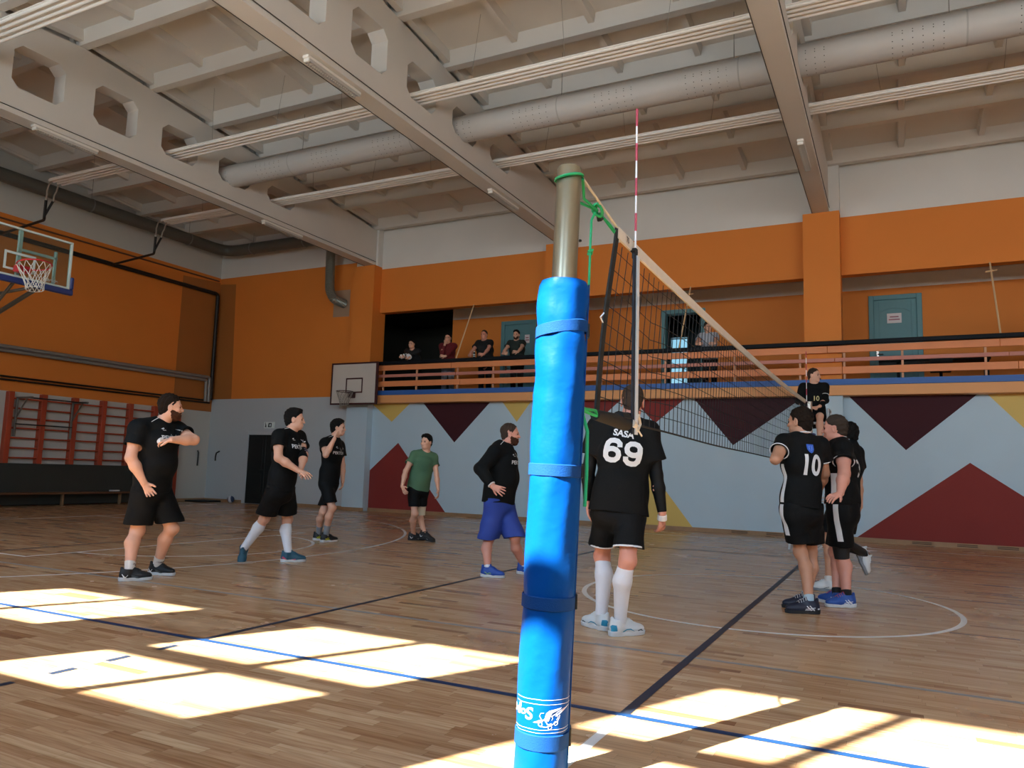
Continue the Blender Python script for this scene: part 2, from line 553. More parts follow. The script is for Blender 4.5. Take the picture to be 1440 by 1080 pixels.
for s in (-1, 1):
    line('basketball_end_line', [(s * 14, -3.15), (s * 14, 11.85)], .05, M_lw, .0010)
    a = arc(-12.425, 4.35, 6.66, -78, 78)
    pts = [(-14, a[0][1])] + a + [(-14, a[-1][1])]
    line('three_point_line', [(x * -s, y) for x, y in pts], .05, M_lw, .0014)
    line('free_throw_line', [(s * 8.22, 1.9), (s * 8.22, 6.8)], .05, M_lw, .0010)
    for y in (1.92, 6.85): line('lane_line', [(s * 14, y), (s * 8.2, y)], .05, M_lw, .0012)
    line('free_throw_semicircle', [(-s * (x), y) for x, y in arc(-8.2, 4.35, 1.775, -90, 90)], .05, M_lw, .0014)

# ---- walls
def panel(mb, poly, mi, y=YB, t=.0):
    """painted polygon on a wall facing -Y"""
    mb.cur = mi; mb.add([(x, y - t, z) for x, z in poly], [tuple(range(len(poly)))])
mb = MB(); mb.cur = 0; mb.box(-12.2, XR, YB, YB + .3, 0, 3.0); mb.cur = 4; mb.box(XL, -12.2, YB, YB + .3, 0, 3.0)
TRI = [(2, [(-12.12, 3.16), (-10.34, 3.19), (-11.17, 2.47)]), (1, [(-10.34, 3.17), (-7.92, 3.15), (-9.13, 1.92)]), (2, [(-7.88, 3.15), (-6.77, 3.18), (-7.31, 2.46)]),
       (3, [(-10.92, 1.89), (-9.33, .09), (-11.88, .09), (-11.88, 1.08)]), (3, [(-5.9, 3.14), (-4.4, 3.12), (-5.16, 2.45)]), (3, [(-4.4, 3.12), (-2.91, 3.07), (-3.72, 2.42)]),
       (1, [(-2.89, 3.07), (-.30, 3.09), (-1.95, 1.93)]), (1, [(.33, 3.07), (2.8, 3.05), (1.45, 1.87)]), (2, [(2.82, 3.05), (4.15, 3.06), (3.45, 2.32)]),
       (3, [(2.55, 1.64), (.47, .05), (4.75, .05)]), (2, [(-4.19, 1.81), (-5.2, .06), (-2.82, .06)]),
       (3, [(4.15, 3.0), (5.6, 3.0), (4.9, 2.4)]), (1, [(6.3, 3.0), (8.8, 3.0), (7.5, 1.9)]), (2, [(7.2, 1.7), (5.9, .06), (8.5, .06)]), (3, [(10.2, 1.8), (8.9, .06), (11.6, .06)])]
for i, (c, p) in enumerate(TRI):
    pts = [(x, min(z, 2.995)) for x, z in p]
    # cut what the gallery beam covers
    q = []
    n = len(p)
    for k in range(n):
        a, b = p[k], p[(k + 1) % n]
        if a[1] <= 2.995: q.append(a)
        if (a[1] - 2.995) * (b[1] - 2.995) < 0:
            t = (2.995 - a[1]) / (b[1] - a[1]); q.append((a[0] + (b[0] - a[0]) * t, 2.995))
    if len(q) >= 3:
        mb.cur = c
        m2 = [(x, YB - .003, z) for x, z in q]; b2 = [(x, YB + .01, z) for x, z in q]
        nn = len(q)
        mb.add(m2 + b2, [tuple(range(nn))] + [(k, (k + 1) % nn, nn + (k + 1) % nn, nn + k) for k in range(nn)])
struct('wall_back', mb, [M_wallw, M_mar, M_yel, M_brick, mat('wall_white_corner', '#bcc6cc', .65, spec=.3)])
# upper end panels beside the gallery
for s, nm in ((-1, 'wall_back_upper_left'), (1, 'wall_back_upper_right')):
    x0, x1 = (XL, -12.2) if s < 0 else (12.2, XR)
    mb = MB()
    mb.cur = 4; mb.box(x0, x1, YB, YB + .35, 3.0, 3.2)
    mb.cur = 1; mb.box(x0, x1, YB, YB + .35, 3.2, 7.13)
    mb.cur = 0; mb.box(x0, x1, YB, YB + .35, 7.13, 8.6)
    if s < 0:
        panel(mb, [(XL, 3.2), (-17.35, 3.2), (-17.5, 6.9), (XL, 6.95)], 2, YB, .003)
        panel(mb, [(-13.46, 5.56), (-12.86, 5.55), (-12.86, 6.35), (-13.46, 6.35)], 3, YB, .003)
    struct(nm, mb, [M_white, M_orange, M_orange_d, M_greyp, MATS['wall_white_corner']])
# lintel above the gallery opening
mb = MB(); mb.cur = 1; mb.box(-12.2, 12.2, YB + .1, YB + .35, 5.6, 6.88); mb.cur = 0; mb.box(-12.2, 12.2, YB + .1, YB + .35, 6.88, 8.6)
struct('wall_lintel', mb, [M_white, M_orange])
# columns
for x in COLS:
    mb = MB(); mb.cur = 0; mb.box(x - .365, x + .365, 13.15, 13.75, 0, 2.97)
    mb.cur = 1; mb.box(x - .365, x + .365, 13.15, 13.75, 2.97, 6.93)
    mb.cur = 2; mb.box(x - .365, x + .365, 13.27, 13.75, 6.93, 8.1)
    struct('column', mb, [M_wallw, M_orange, M_white])
# left and right end walls
for s, nm in ((-1, 'wall_left'), (1, 'wall_right')):
    a, b = (XL - .3, XL) if s < 0 else (XR, XR + .3)
    mb = MB(); mb.cur = 0; mb.box(a, b, YW - .3, YB + .3, 0, 2.8); mb.cur = 1; mb.box(a, b, YW - .3, YB + .3, 2.8, 7.15); mb.cur = 0; mb.box(a, b, YW - .3, YB + .3, 7.15, 9.1)
    if s < 0:
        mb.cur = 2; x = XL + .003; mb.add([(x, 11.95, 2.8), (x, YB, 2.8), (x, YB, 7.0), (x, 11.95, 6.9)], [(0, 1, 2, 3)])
    struct(nm, mb, [M_white if s > 0 else mat('wall_white_left', '#c3c6c1', .7, spec=.25), M_orange, M_orange_d])
# baseboards
mb = MB(); mb.box(-11.83, -6.5, YB - .03, YB, 0, .09); mb.box(-5.78, -.42, YB - .03, YB, 0, .09); mb.box(.32, 5.58, YB - .03, YB, 0, .09); mb.box(6.32, 11.7, YB - .03, YB, 0, .09)
mb.box(XL, -16.6, YB - .03, YB, 0, .09); mb.box(-14.9, -12.57, YB - .03, YB, 0, .09)
for x in COLS: mb.box(x - .39, x + .39, 13.12, 13.15, 0, .09)
struct('baseboard_back', mb, M_base)
mb = MB(); mb.box(XL, XL + .03, YW, YB, 0, .09); struct('baseboard_left', mb, M_base)

# ---- window wall behind the photographer
M_frame = mat('window_frame_paint', '#dcdad5', .5)
WX = [-5.177 + 3 * k for k in range(-2, 8)]  # unseen window row, cut short at its left end to darken that side
mb = MB()
y0, y1 = YW - .3, YW
mb.box(XL, XR, y0, y1, 0, 3.70); mb.box(XL, XR, y0, y1, 6.32, 9.1)
edges = [XL] + [q for x in WX for q in (x - .2, x + 1.84)] + [XR]
for i in range(0, len(edges), 2):
    if edges[i + 1] > edges[i]: mb.box(edges[i], edges[i + 1], y0, y1, 3.70, 6.32)
struct('wall_window_side', mb, M_white)
M_glass = bpy.data.materials.new('window_glass'); M_glass.use_nodes = True
nt = M_glass.node_tree; nt.nodes.clear()
o_ = nt.nodes.new('ShaderNodeOutputMaterial'); mxs = nt.nodes.new('ShaderNodeMixShader'); tr = nt.nodes.new('ShaderNodeBsdfTransparent'); gl = nt.nodes.new('ShaderNodeBsdfGlossy')
gl.inputs['Roughness'].default_value = .02; tr.inputs['Color'].default_value = (.95, .97, .96, 1)
mxs.inputs[0].default_value = .05; nt.links.new(tr.outputs[0], mxs.inputs[1]); nt.links.new(gl.outputs[0], mxs.inputs[2]); nt.links.new(mxs.outputs[0], o_.inputs[0])
def window(n, x):
    mb = MB(); ya, yb = YW - .06, YW - .005
    xs = [(x - .2, x), (x + .905, x + .995), (x + 1.80, x + 1.84)]
    for a, b in xs: mb.box(a, b, ya, yb, 3.70, 6.32)
    for a, b in ((3.70, 3.77), (4.51, 4.72), (5.90, 6.32)):
        for c, d in ((x, x + .905), (x + .995, x + 1.80)): mb.box(c, d, ya, yb, a, b)
    o = struct('window_%d' % n, mb, M_frame)
    g = MB(); g.box(x - .05, x + 1.82, YW - .05, YW - .044, 3.75, 5.95)
    p = g.build('pane', M_glass, o); p['kind'] = 'structure'
for i, x in enumerate(WX): window(i + 1, x)

# ---- roof: castellated beams, ribbed slabs
def beam(x, w=.32):
    bm = bmesh.new()
    ys = [YW, RIDGE, 13.4]
    outer = [(YW, 6.95), (13.4, 6.95), (13.4, zr(13.4) - .01), (RIDGE, zr(RIDGE) - .01), (YW, zr(YW) - .01)]
    loops = [outer]
    for k in range(-5, 5):
        c = RIDGE + .735 + 1.47 * k
        if not (YW + 3.2 < c < 13.4 - 3.2): continue
        a, b, h = .45, 7.42, zr(c) - .47
        q = .13
        loops.append([(c - a, b + q), (c - a + q, b), (c + a - q, b), (c + a, b + q), (c + a, h - q), (c + a - q, h), (c - a + q, h), (c - a, h - q)])
    es = []
    for lp in loops:
        vs = [bm.verts.new((x - w / 2, y, z)) for y, z in lp]
        es += [bm.edges.new((vs[i], vs[(i + 1) % len(vs)])) for i in range(len(vs))]
    r = bmesh.ops.triangle_fill(bm, use_beauty=True, use_dissolve=False, edges=es)
    ex = bmesh.ops.extrude_face_region(bm, geom=bm.faces[:])
    bmesh.ops.translate(bm, vec=(w, 0, 0), verts=[g for g in ex['geom'] if isinstance(g, bmesh.types.BMVert)])
    bmesh.ops.recalc_face_normals(bm, faces=bm.faces)
    me = bpy.data.meshes.new('roof_beam'); bm.to_mesh(me); bm.free()
    o = link('roof_beam', me, M_ceil); o['kind'] = 'structure'
    # flange and the cable run along its lower edge
    m = MB(); m.box(x - w / 2 - .012, x + w / 2 + .012, YW, 13.3, 6.945, 7.03); f = m.build('flange', M_ceil, o); f['kind'] = 'structure'
    m = MB(); m.tube([(x + w / 2 + .018, YW + .1, 7.045), (x + w / 2 + .018, 13.25, 7.045)], .007, 6); m.tube([(x - w / 2 - .004, YW + .1, 6.94), (x - w / 2 - .004, 13.25, 6.94)], .007, 6); f = m.build('cable', mat('cable_grey', '#4a4741', .7), o); f['kind'] = 'structure'
    return o
for x in BEAMS: beam(x)
def slope_box(mb, x0, x1, ya, yb, dz0, dz1):
    """box that follows the roof slope between ya and yb"""
    vs = [(x, y, zr(y) + dz) for dz in (dz0, dz1) for x, y in ((x0, ya), (x1, ya), (x1, yb), (x0, yb))]
    mb.add(vs, [(3, 2, 1, 0), (4, 5, 6, 7), (0, 1, 5, 4), (1, 2, 6, 5), (2, 3, 7, 6), (3, 0, 4, 7)])
mb = MB()
slope_box(mb, XL - .3, XR + .3, YW - .3, RIDGE, .28, .45); slope_box(mb, XL - .3, XR + .3, RIDGE, YB + .4, .28, .45)
struct('ceiling', mb, M_ceil)
PAN = [RIDGE + 1.49 * j for j in range(-6, 7)]
bays = list(zip([XL] + [b + .03 for b in BEAMS], [b - .03 for b in BEAMS] + [XR]))
def tap(mb, x0, x1, ya, yb, dz, w0=.0):
    """rib along X, tapering upward"""
    y = (ya + yb) / 2; z = zr(y); h = (yb - ya) / 2
    vs = [(x, y + s * (h * k), z + d) for x in (x0, x1) for s, k, d in ((-1, .8, dz), (1, .8, dz), (1, 1.25, .30), (-1, 1.25, .30))]
    mb.add(vs, [(3, 2, 1, 0), (4, 5, 6, 7), (0, 1, 5, 4), (1, 2, 6, 5), (2, 3, 7, 6), (3, 0, 4, 7)])
for a, b in bays:
    mb = MB()
    for y in PAN: tap(mb, a, b, y - .10, y + .10, 0.0)
    cx = (a + b) / 2
    for j in range(len(PAN) - 1):
        ya, yb = PAN[j] + .09, PAN[j + 1] - .09
        for k in (-2, -1, 0, 1, 2):
            x = cx + 1.42 * k
            z0 = zr((ya + yb) / 2)
            vs = []
            for y in (ya, yb):
                z = zr(y)
                vs += [(x - .05, y, z + .13), (x + .05, y, z + .13), (x + .085, y, z + .30), (x - .085, y, z + .30)]
            mb.add(vs, [(3, 2, 1, 0), (4, 5, 6, 7), (0, 1, 5, 4), (1, 2, 6, 5), (2, 3, 7, 6), (3, 0, 4, 7)])
        for x0, x1 in ((a + .12, a + .24), (b - .24, b - .12)): slope_box(mb, x0, x1, ya, yb, .07, .30)
    struct('ceiling_slab', mb, M_ceil)

# ---- gallery shell
mb = MB(); mb.box(-12.55, 12.5, 13.4, 15.4, 2.98, 3.10); struct('gallery_floor', mb, mat('gallery_floor_paint', '#6d5a4a', .6))
mb = MB(); mb.cur = 0; mb.box(-12.57, 12.46, 13.06, 13.42, 2.97, 3.175)
struct('gallery_edge_beam', mb, M_orange_b)
mb = MB(); mb.box(-12.57, 12.46, 13.03, 13.45, 3.178, 3.30); struct('trim_1', mb, mat('blue_trim', '#2c5fa8', .5))
mb = MB(); mb.box(-12.6, 12.5, 13.75, 15.7, 6.0, 6.15); struct('ceiling_gallery', mb, M_white)
mb = MB()
DOORS = [(-8.86, -7.78, 5.50), (-4.12, -3.02, 5.50), (.80, 1.86, 5.50)]
xs = [-10.55] + [q for d in DOORS for q in d[:2]] + [12.5]
mb.cur = 0
for i in range(0, len(xs), 2): mb.box(xs[i], xs[i + 1], 15.4, 15.6, 3.1, 5.68)
for d in DOORS: mb.box(d[0], d[1], 15.4, 15.6, d[2], 5.68)
mb.cur = 1; mb.box(-10.55, 12.5, 15.4, 15.6, 5.68, 6.0)
struct('wall_gallery_back', mb, [M_orange, M_white])
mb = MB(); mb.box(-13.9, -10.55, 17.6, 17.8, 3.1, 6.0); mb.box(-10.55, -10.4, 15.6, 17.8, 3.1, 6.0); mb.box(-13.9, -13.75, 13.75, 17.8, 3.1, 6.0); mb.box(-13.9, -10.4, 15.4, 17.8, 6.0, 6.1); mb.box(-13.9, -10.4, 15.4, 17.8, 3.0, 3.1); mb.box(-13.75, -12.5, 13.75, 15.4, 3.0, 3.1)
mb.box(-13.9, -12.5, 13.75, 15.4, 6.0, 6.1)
struct('wall_stairwell', mb, mat('stairwell_shade_colour', '#26261f', .8))  # wall colour darkened to stand in for the unlit recess
mb = MB()
vs = [(-13.7, 17.55, 5.95), (-10.6, 17.55, 4.6), (-10.6, 17.55, 4.75), (-13.7, 17.55, 6.0)]
mb.box(12.5, 12.7, 13.4, 15.6, 3.1, 6.1); struct('wall_gallery_right', mb, M_orange)
# corridor behind the open door
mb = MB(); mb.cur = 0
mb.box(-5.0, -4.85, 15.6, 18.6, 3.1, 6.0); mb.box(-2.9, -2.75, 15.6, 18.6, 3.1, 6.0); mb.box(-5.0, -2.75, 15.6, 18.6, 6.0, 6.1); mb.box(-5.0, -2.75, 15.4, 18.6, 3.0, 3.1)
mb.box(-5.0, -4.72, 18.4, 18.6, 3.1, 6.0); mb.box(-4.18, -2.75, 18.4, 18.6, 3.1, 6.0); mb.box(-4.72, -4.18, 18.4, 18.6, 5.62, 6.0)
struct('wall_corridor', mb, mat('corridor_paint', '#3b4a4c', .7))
mb = MB()
for a, b, c, d in ((-4.72, -4.69, 3.1, 5.62), (-4.21, -4.18, 3.1, 5.62), (-4.69, -4.21, 3.1, 3.16), (-4.69, -4.21, 5.50, 5.62), (-4.69, -4.21, 5.30, 5.33), (-4.36, -4.31, 3.16, 4.42), (-4.69, -4.21, 4.42, 4.46)): mb.box(a, b, 18.42, 18.50, c, d)
w = struct('window_13', mb, mat('window_frame_white', '#c9d2d6', .5))
M_dimglass = bpy.data.materials.new('sky_dimming_glass'); M_dimglass.use_nodes = True  # tint added to dim the overbright sky through this pane
ft = M_dimglass.node_tree; ft.nodes.clear(); fo = ft.nodes.new('ShaderNodeOutputMaterial'); fb = ft.nodes.new('ShaderNodeBsdfTransparent'); fb.inputs['Color'].default_value = (.155, .205, .215, 1); ft.links.new(fb.outputs[0], fo.inputs[0])
g = MB(); g.box(-4.7, -4.2, 18.45, 18.456, 3.12, 5.6); p = g.build('pane', M_dimglass, w); p['kind'] = 'structure'
g = MB(); g.box(-4.72, -4.18, 18.38, 18.42, 5.34, 5.64); g.build('blind', mat('blind_grey', '#3d4344', .8), w)['kind'] = 'structure'
# ================================================================== FITTINGS
# ---- gallery railing
M_rail = mat('handrail_black', '#0e141a', .55, spec=.15)
M_board = mat('railing_board_orange', '#e08a55', .55, noise=.08, scale=3)
M_board2 = mat('railing_board_pink', '#c47d6c', .55, noise=.08, scale=3)
M_balu = mat('baluster_paint', '#d39a74', .5)
rl = thing('gallery_railing', 'long orange board railing with a black handrail along the balcony edge', 'railing', (0, 13.05, 3.3))
mb = MB(); mb.bbox(-12.57, 12.46, 12.99, 13.10, 4.01, 4.10, .012); mb.build('handrail', M_rail, rl)
for z0, z1, off, m in ((3.855, 4.0, .04, M_board), (3.665, 3.745, .18, M_board2), (3.41, 3.56, .32, M_board)):
    cuts = [-12.57] + [off + 3.05 * k for k in range(-4, 5) if -12.3 < off + 3.05 * k < 12.2] + [12.46]
    for a, b in zip(cuts[:-1], cuts[1:]):
        mb = MB(); mb.bbox(a + .004, b - .004, 13.05, 13.085, z0, z1, .006); mb.build('board', m, rl)
for x in (-11.3, -10.21, -8.93, -7.87, -6.55, -4.95, -3.4, -1.85, -.50, .36, 1.43, 2.85, 4.1, 5.35, 6.6, 7.9, 9.2, 10.5, 11.7):
    mb = MB(); mb.bbox(x - .022, x + .022, 13.087, 13.13, 3.30, 4.01, .005); mb.build('baluster', M_balu, rl)

# ---- doors of the gallery
def gallery_door(n, x0, x1, zt, label, paper=None, opened=False):
    r = empty('door_%d' % n, ((x0 + x1) / 2, 15.4, 3.1)); r['kind'] = 'structure'
    mb = MB()
    mb.bbox(x0 - .02, x0 + .09, 15.36, 15.6, 3.1, zt + .02, .008); mb.bbox(x1 - .09, x1 + .02, 15.36, 15.6, 3.1, zt + .02, .008); mb.bbox(x0 + .09, x1 - .09, 15.36, 15.6, zt - .09, zt + .02, .008)
    mb.build('door_frame', M_teal, r)['kind'] = 'structure'
    a, b = x0 + .09, x1 - .09
    if not opened:
        mb = MB(); mb.box(a, b, 15.43, 15.48, 3.11, zt - .09)
        # stiles, rails and an arched panel
        mb.bbox(a, a + .11, 15.415, 15.43, 3.11, zt - .09, .004); mb.bbox(b - .11, b, 15.415, 15.43, 3.11, zt - .09, .004)
        mb.bbox(a + .11, b - .11, 15.415, 15.43, 3.11, 3.3, .004); mb.bbox(a + .11, b - .11, 15.415, 15.43, 4.0, 4.12, .004)
        cx = (a + b) / 2; R = (b - a) / 2 - .11
        top = [(a + .11, zt - .09), (b - .11, zt - .09)] + [(cx + R * math.cos(t), zt - .45 + .16 * math.sin(t)) for t in [i * PI / 16 for i in range(17)]]
        n_ = len(top)
        mb.prism(top, (0, -.015, 0), (0, 15.43, 0), (1, 0, 0), (0, 0, 1))
        mb.build('door_leaf', M_teal, r)['kind'] = 'structure'
        mb = MB(); mb.tube([(a + .06, 15.41, 4.14), (a + .06, 15.36, 4.14), (a + .18, 15.36, 4.14)], .011, 8); mb.bbox(a + .035, a + .085, 15.405, 15.415, 4.05, 4.25, .003); mb.build('door_handle', M_chrome, r)['kind'] = 'structure'
    else:
        # leaf swung back into the corridor
        c, s = math.cos(math.radians(98)), math.sin(math.radians(98))
        R = Matrix.Translation((b, 15.6, 0)) @ Matrix.Rotation(math.radians(-98), 4, 'Z')
        mb = MB(); mb.bbox(-(b - a), 0, -.045, 0, 3.11, zt - .09, .005, R); mb.bbox(-(b - a) + .12, -.12, -.055, -.045, 3.3, 4.0, .004, R); mb.bbox(-(b - a) + .12, -.12, -.055, -.045, 4.15, zt - .25, .004, R)
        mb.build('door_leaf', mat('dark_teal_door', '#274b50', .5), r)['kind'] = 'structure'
    return r
gallery_door(2, *DOORS[0], 'x'); gallery_door(3, *DOORS[1], 'x', opened=True); gallery_door(4, *DOORS[2], 'x')
M_ink = mat('red_ink', '#a56a78', .7)
def paper(x0, x1, z0, z1, label, y=15.412):
    t = thing('paper_notice', label, 'notice', ((x0 + x1) / 2, y, z0), group='paper notices on balcony doors')
    mb = MB(); mb.box(x0, x1, y - .003, y, z0, z1); mb.build('sheet', M_paper, t)
    w = x1 - x0; h = z1 - z0
    mb = MB()
    for k, (u, v) in enumerate(((.2, .8), (.12, .88))): mb.box(x0 + w * u, x0 + w * v, y - .005, y - .003, z0 + h * (.58 - .28 * k), z0 + h * (.70 - .28 * k))
    mb.build('printed_line', M_ink, t)
paper(1.16, 1.46, 4.86, 5.09, 'white paper notice with two pinkish lines on the right balcony door')
paper(-8.13, -7.98, 4.86, 5.10, 'narrow white paper notice on the balcony door behind the dark green shirt')

# ---- leaning wooden poles on the gallery
M_pole = mat('pale_wood_pole', '#d8b58a', .5)
for lab, a, b, cr in (('thin pale pole without a crossbar leaning beside the maroon hoodie', (-8.71, 13.44, 5.6), (-8.965, 13.05, 4.102), False),
                      ('pale pole with a short crossbar seen through the volleyball net', (-2.91, 13.44, 5.6), (-3.075, 13.05, 4.102), True),
                      ('pale pole with a short crossbar right of the teal balcony door', (3.02, 13.44, 5.6), (3.105, 13.05, 4.102), True)):
    t = thing('wooden_pole', lab, 'pole', b, group='poles standing along the balcony')
    mb = MB(); mb.tube([a, b], .017, 8); mb.build('shaft', M_pole, t, smooth=True)
    if cr:
        A, B = Vector(a), Vector(b); p = A + (B - A) * .13
        mb = MB(); mb.tube([p + Vector((-.10, 0, .0)), p + Vector((.10, 0, .02))], .016, 8); mb.build('crossbar', M_pole, t, smooth=True)

# ---- table and chair on the gallery
M_blk = mat('black_plastic', '#0e0e0e', .6, spec=.15)
t = thing('gallery_table', 'black edged table behind the railing below the right balcony door', 'table', (2.0, 14.5, 3.1))
mb = MB(); mb.bbox(.98, 3.06, 14.3, 14.9, 3.80, 3.84, .008); mb.build('tabletop', M_blk, t)
for x in (1.36, 3.0):
    for y in (14.4, 14.8): mb = MB(); mb.bbox(x - .03, x + .03, y - .03, y + .03, 3.1, 3.80, .005); mb.build('leg', M_blk, t)
t = thing('gallery_chair', 'black chair standing in front of the balcony table', 'chair', (2.15, 14.0, 3.1))
mb = MB(); mb.bbox(1.95, 2.33, 13.82, 14.2, 3.52, 3.56, .01); mb.build('seat', M_blk, t)
mb = MB()
mb.prism([(1.97, 3.50), (2.24, 3.50), (2.33, 3.62), (2.35, 3.76), (2.22, 3.84), (2.10, 3.86), (1.93, 3.75)], (0, .03, 0), (0, 13.80, 0), (1, 0, 0), (0, 0, 1)); mb.build('backrest', M_blk, t)
mb = MB(); mb.lathe([(.2, 0), (.19, .03), (.03, .06), (.03, .42)], (2.14, 14.0, 3.1), 16); mb.build('pedestal', M_blk, t, smooth=True)

# ---- back-left door, exit sign, wall straps, mat, ball
r = empty('door_1', (-15.75, YB, 0)); r['kind'] = 'structure'
mb = MB(); mb.bbox(-16.58, -16.46, YB - .05, YB + .01, 0, 2.2, .006); mb.bbox(-15.04, -14.92, YB - .05, YB + .01, 0, 2.2, .006); mb.bbox(-16.46, -15.04, YB - .05, YB + .01, 2.08, 2.2, .006); mb.build('door_frame', MATS['wall_white_corner'], r)['kind'] = 'structure'
M_dk = mat('door_dark_green', '#141b1c', .5)
for a, b in ((-16.46, -15.755), (-15.745, -15.04)):
    mb = MB(); mb.bbox(a, b, YB - .02, YB - .001, .01, 2.08, .004); mb.bbox(a + .1, b - .1, YB - .027, YB - .02, .2, .9, .004); mb.bbox(a + .1, b - .1, YB - .027, YB - .02, 1.05, 1.95, .004); mb.build('door_leaf', M_dk, r)['kind'] = 'structure'
mb = MB(); mb.tube([(-15.80, YB - .02, 1.02), (-15.80, YB - .07, 1.02), (-15.92, YB - .07, 1.02)], .01, 8); mb.build('door_handle', M_blackm, r)['kind'] = 'structure'
M_sign = mat('sign_white', '#e6f2f2', .4); M_signd = mat('sign_green', '#123034', .5)
t = thing('exit_sign', 'small white and dark green pictogram sign above the dark double door', 'sign', (-15.66, YB - .03, 2.28))
mb = MB(); mb.bbox(-15.86, -15.46, YB - .035, YB, 2.28, 2.47, .004); mb.build('plate', M_sign, t)
y = YB - .0365
mb = MB()
def flat(poly): mb.prism([( -15.86 + u * .40, 2.28 + v * .19) for u, v in poly], (0, -.002, 0), (0, y, 0), (1, 0, 0), (0, 0, 1))
flat([(.40, .18), (.76, .18), (.76, .85), (.46, .85)]); mb.build('doorway_pictogram', M_signd, t)
mb = MB(); y = YB - .0365
flat([(.10, .15), (.16, .15), (.20, .45), (.14, .5)]); flat([(.20, .15), (.26, .2), (.22, .55), (.13, .8), (.10, .75)]); flat([(.12, .78), (.18, .78), (.18, .9), (.12, .9)]); mb.build('running_figure', M_signd, t)
mb = MB(); y = YB - .0395
flat([(.56, .35), (.66, .28), (.70, .5), (.66, .72), (.60, .72), (.54, .52)]); mb.build('figure_head', M_sign, t)
def strap(lab, pts):
    t = MB(); t.tube(pts, .022, 6); o = t.build('wall_strap', M_blackm, None, True); tag(o, lab, 'strap', 'black straps on the corner walls')
strap('longer black strap handle hanging on the left end wall', [(XL + .03, 12.97, 1.56), (XL + .06, 12.98, 1.5), (XL + .035, 13.0, 1.3), (XL + .03, 13.0, 1.09)])
strap('shorter curved black strap handle on the back wall near the corner', [(-17.66, YB - .03, 1.56), (-17.76, YB - .06, 1.50), (-17.81, YB - .04, 1.40), (-17.82, YB - .03, 1.26)])
mb = MB(); mb.bbox(-18.1, -17.35, 12.55, 13.3, .002, .05, .02); tag(mb.build('floor_mat', mat('black_rubber', '#100f0d', .7)), 'thin black mat on the floor in the far left corner', 'mat')
M_bw = mat('ball_white', '#c9ccd2', .5); M_bb = mat('ball_blue', '#31405f', .5)
t = thing('volleyball', 'small blue and white ball on the floor left of the dark door', 'ball', (-16.85, 13.2, 0))
mb = MB(); mb.lathe([(.001, -.104)] + [(.105 * math.cos(a), .105 * math.sin(a)) for a in [(-80 + 20 * i) * PI / 180 for i in range(9)]] + [(.001, .104)], (-16.85, 13.2, .106), 20); mb.build('ball_shell', M_bb, t, smooth=True)
mb = MB(); mb.lathe([(.1065 * math.cos(a), .1065 * math.sin(a)) for a in [(-22 + 11 * i) * PI / 180 for i in range(5)]], (-16.85, 13.2, .106), 20, (.9, .35, .2), cap=False); mb.build('white_panel', M_bw, t, smooth=True)

# ---- vents in the baseboard
for lab, x in (('left one of two faint skirting grilles below the far end of the net', -1.81), ('right one of two faint skirting grilles, nearest the far post', -1.08), ('leftmost grille in the skirting below the red triangle', 1.68), ('middle grille in the skirting below the red triangle', 2.45), ('rightmost grille in the skirting below the red triangle', 3.11)):
    t = thing('skirting_grille', lab, 'grille', (x, YB - .03, .02), group='grilles in the skirting')
    mb = MB(); mb.bbox(x - .2, x + .2, YB - .040, YB - .03, .012, .082, .003); mb.build('grille_plate', M_base, t)
    for k in range(2):
        mb = MB(); mb.box(x - .17, x + .17, YB - .0415, YB - .040, .026 + .028 * k, .038 + .028 * k); mb.build('slot', M_dark, t)

# ---- pipes and ducts
M_pipe = mat('black_heating_pipe', '#17130f', .5)
def pipe(name, lab, pts, r, m, cat='pipe', group=None, n=10, bend=.0):
    mb = MB(); mb.tube(fillet(pts, bend) if bend else pts, r, n); o = mb.build(name, m, None, True); return tag(o, lab, cat, group)
def fillet(pts, r, n=6):
    P = [Vector(p) for p in pts]; out = [P[0]]
    for i in range(1, len(P) - 1):
        a = (P[i - 1] - P[i]); b = (P[i + 1] - P[i]); k = min(r, a.length * .49, b.length * .49)
        A = P[i] + a.normalized() * k; B = P[i] + b.normalized() * k
        for j in range(n + 1):
            t = j / n; out.append(A * (1 - t) ** 2 + P[i] * 2 * t * (1 - t) + B * t * t)
    out.append(P[-1]); return out
BX = XL + .12
pipe('heating_pipe', 'thick black pipe running high along the left wall and down its corner', [(BX, -4, 6.64), (BX, 13.22, 6.58), (BX, 13.24, 3.16)], .06, M_pipe, bend=.12)
pipe('conduit', 'thin brown conduit along the top of the orange left wall', [(XL + .04, -4, 6.95), (XL + .04, 13.3, 7.03)], .022, mat('brown_conduit', '#6b4630', .5))
g = 'grey pipe pair across the orange left wall'
for k, (z, x) in enumerate(((3.87, XL + .16), (3.77, XL + .16))):
    pipe('grey_pipe', ('upper', 'lower')[k] + ' of two grey insulated pipes across the left wall', [(x, -4, z - .02), (x, 13.05 - .12 * k, z), (x, 13.10 - .12 * k, z - .03), (x, 13.12 - .12 * k, 3.10)], .048, mat('grey_pipe_wrap', '#8b8985', .4, metal=.2), bend=.08, group=g)
for k, z in enumerate((3.145, 3.07)):
    pipe('black_pipe', ('upper', 'lower')[k] + ' of two thin black pipes low on the orange left wall', [(XL + .07, -4, z), (XL + .07, 13.25, z)], .024, M_pipe, group='thin black pipe pair')
M_hose = mat('braided_hose', '#a9a49a', .4, metal=.6)
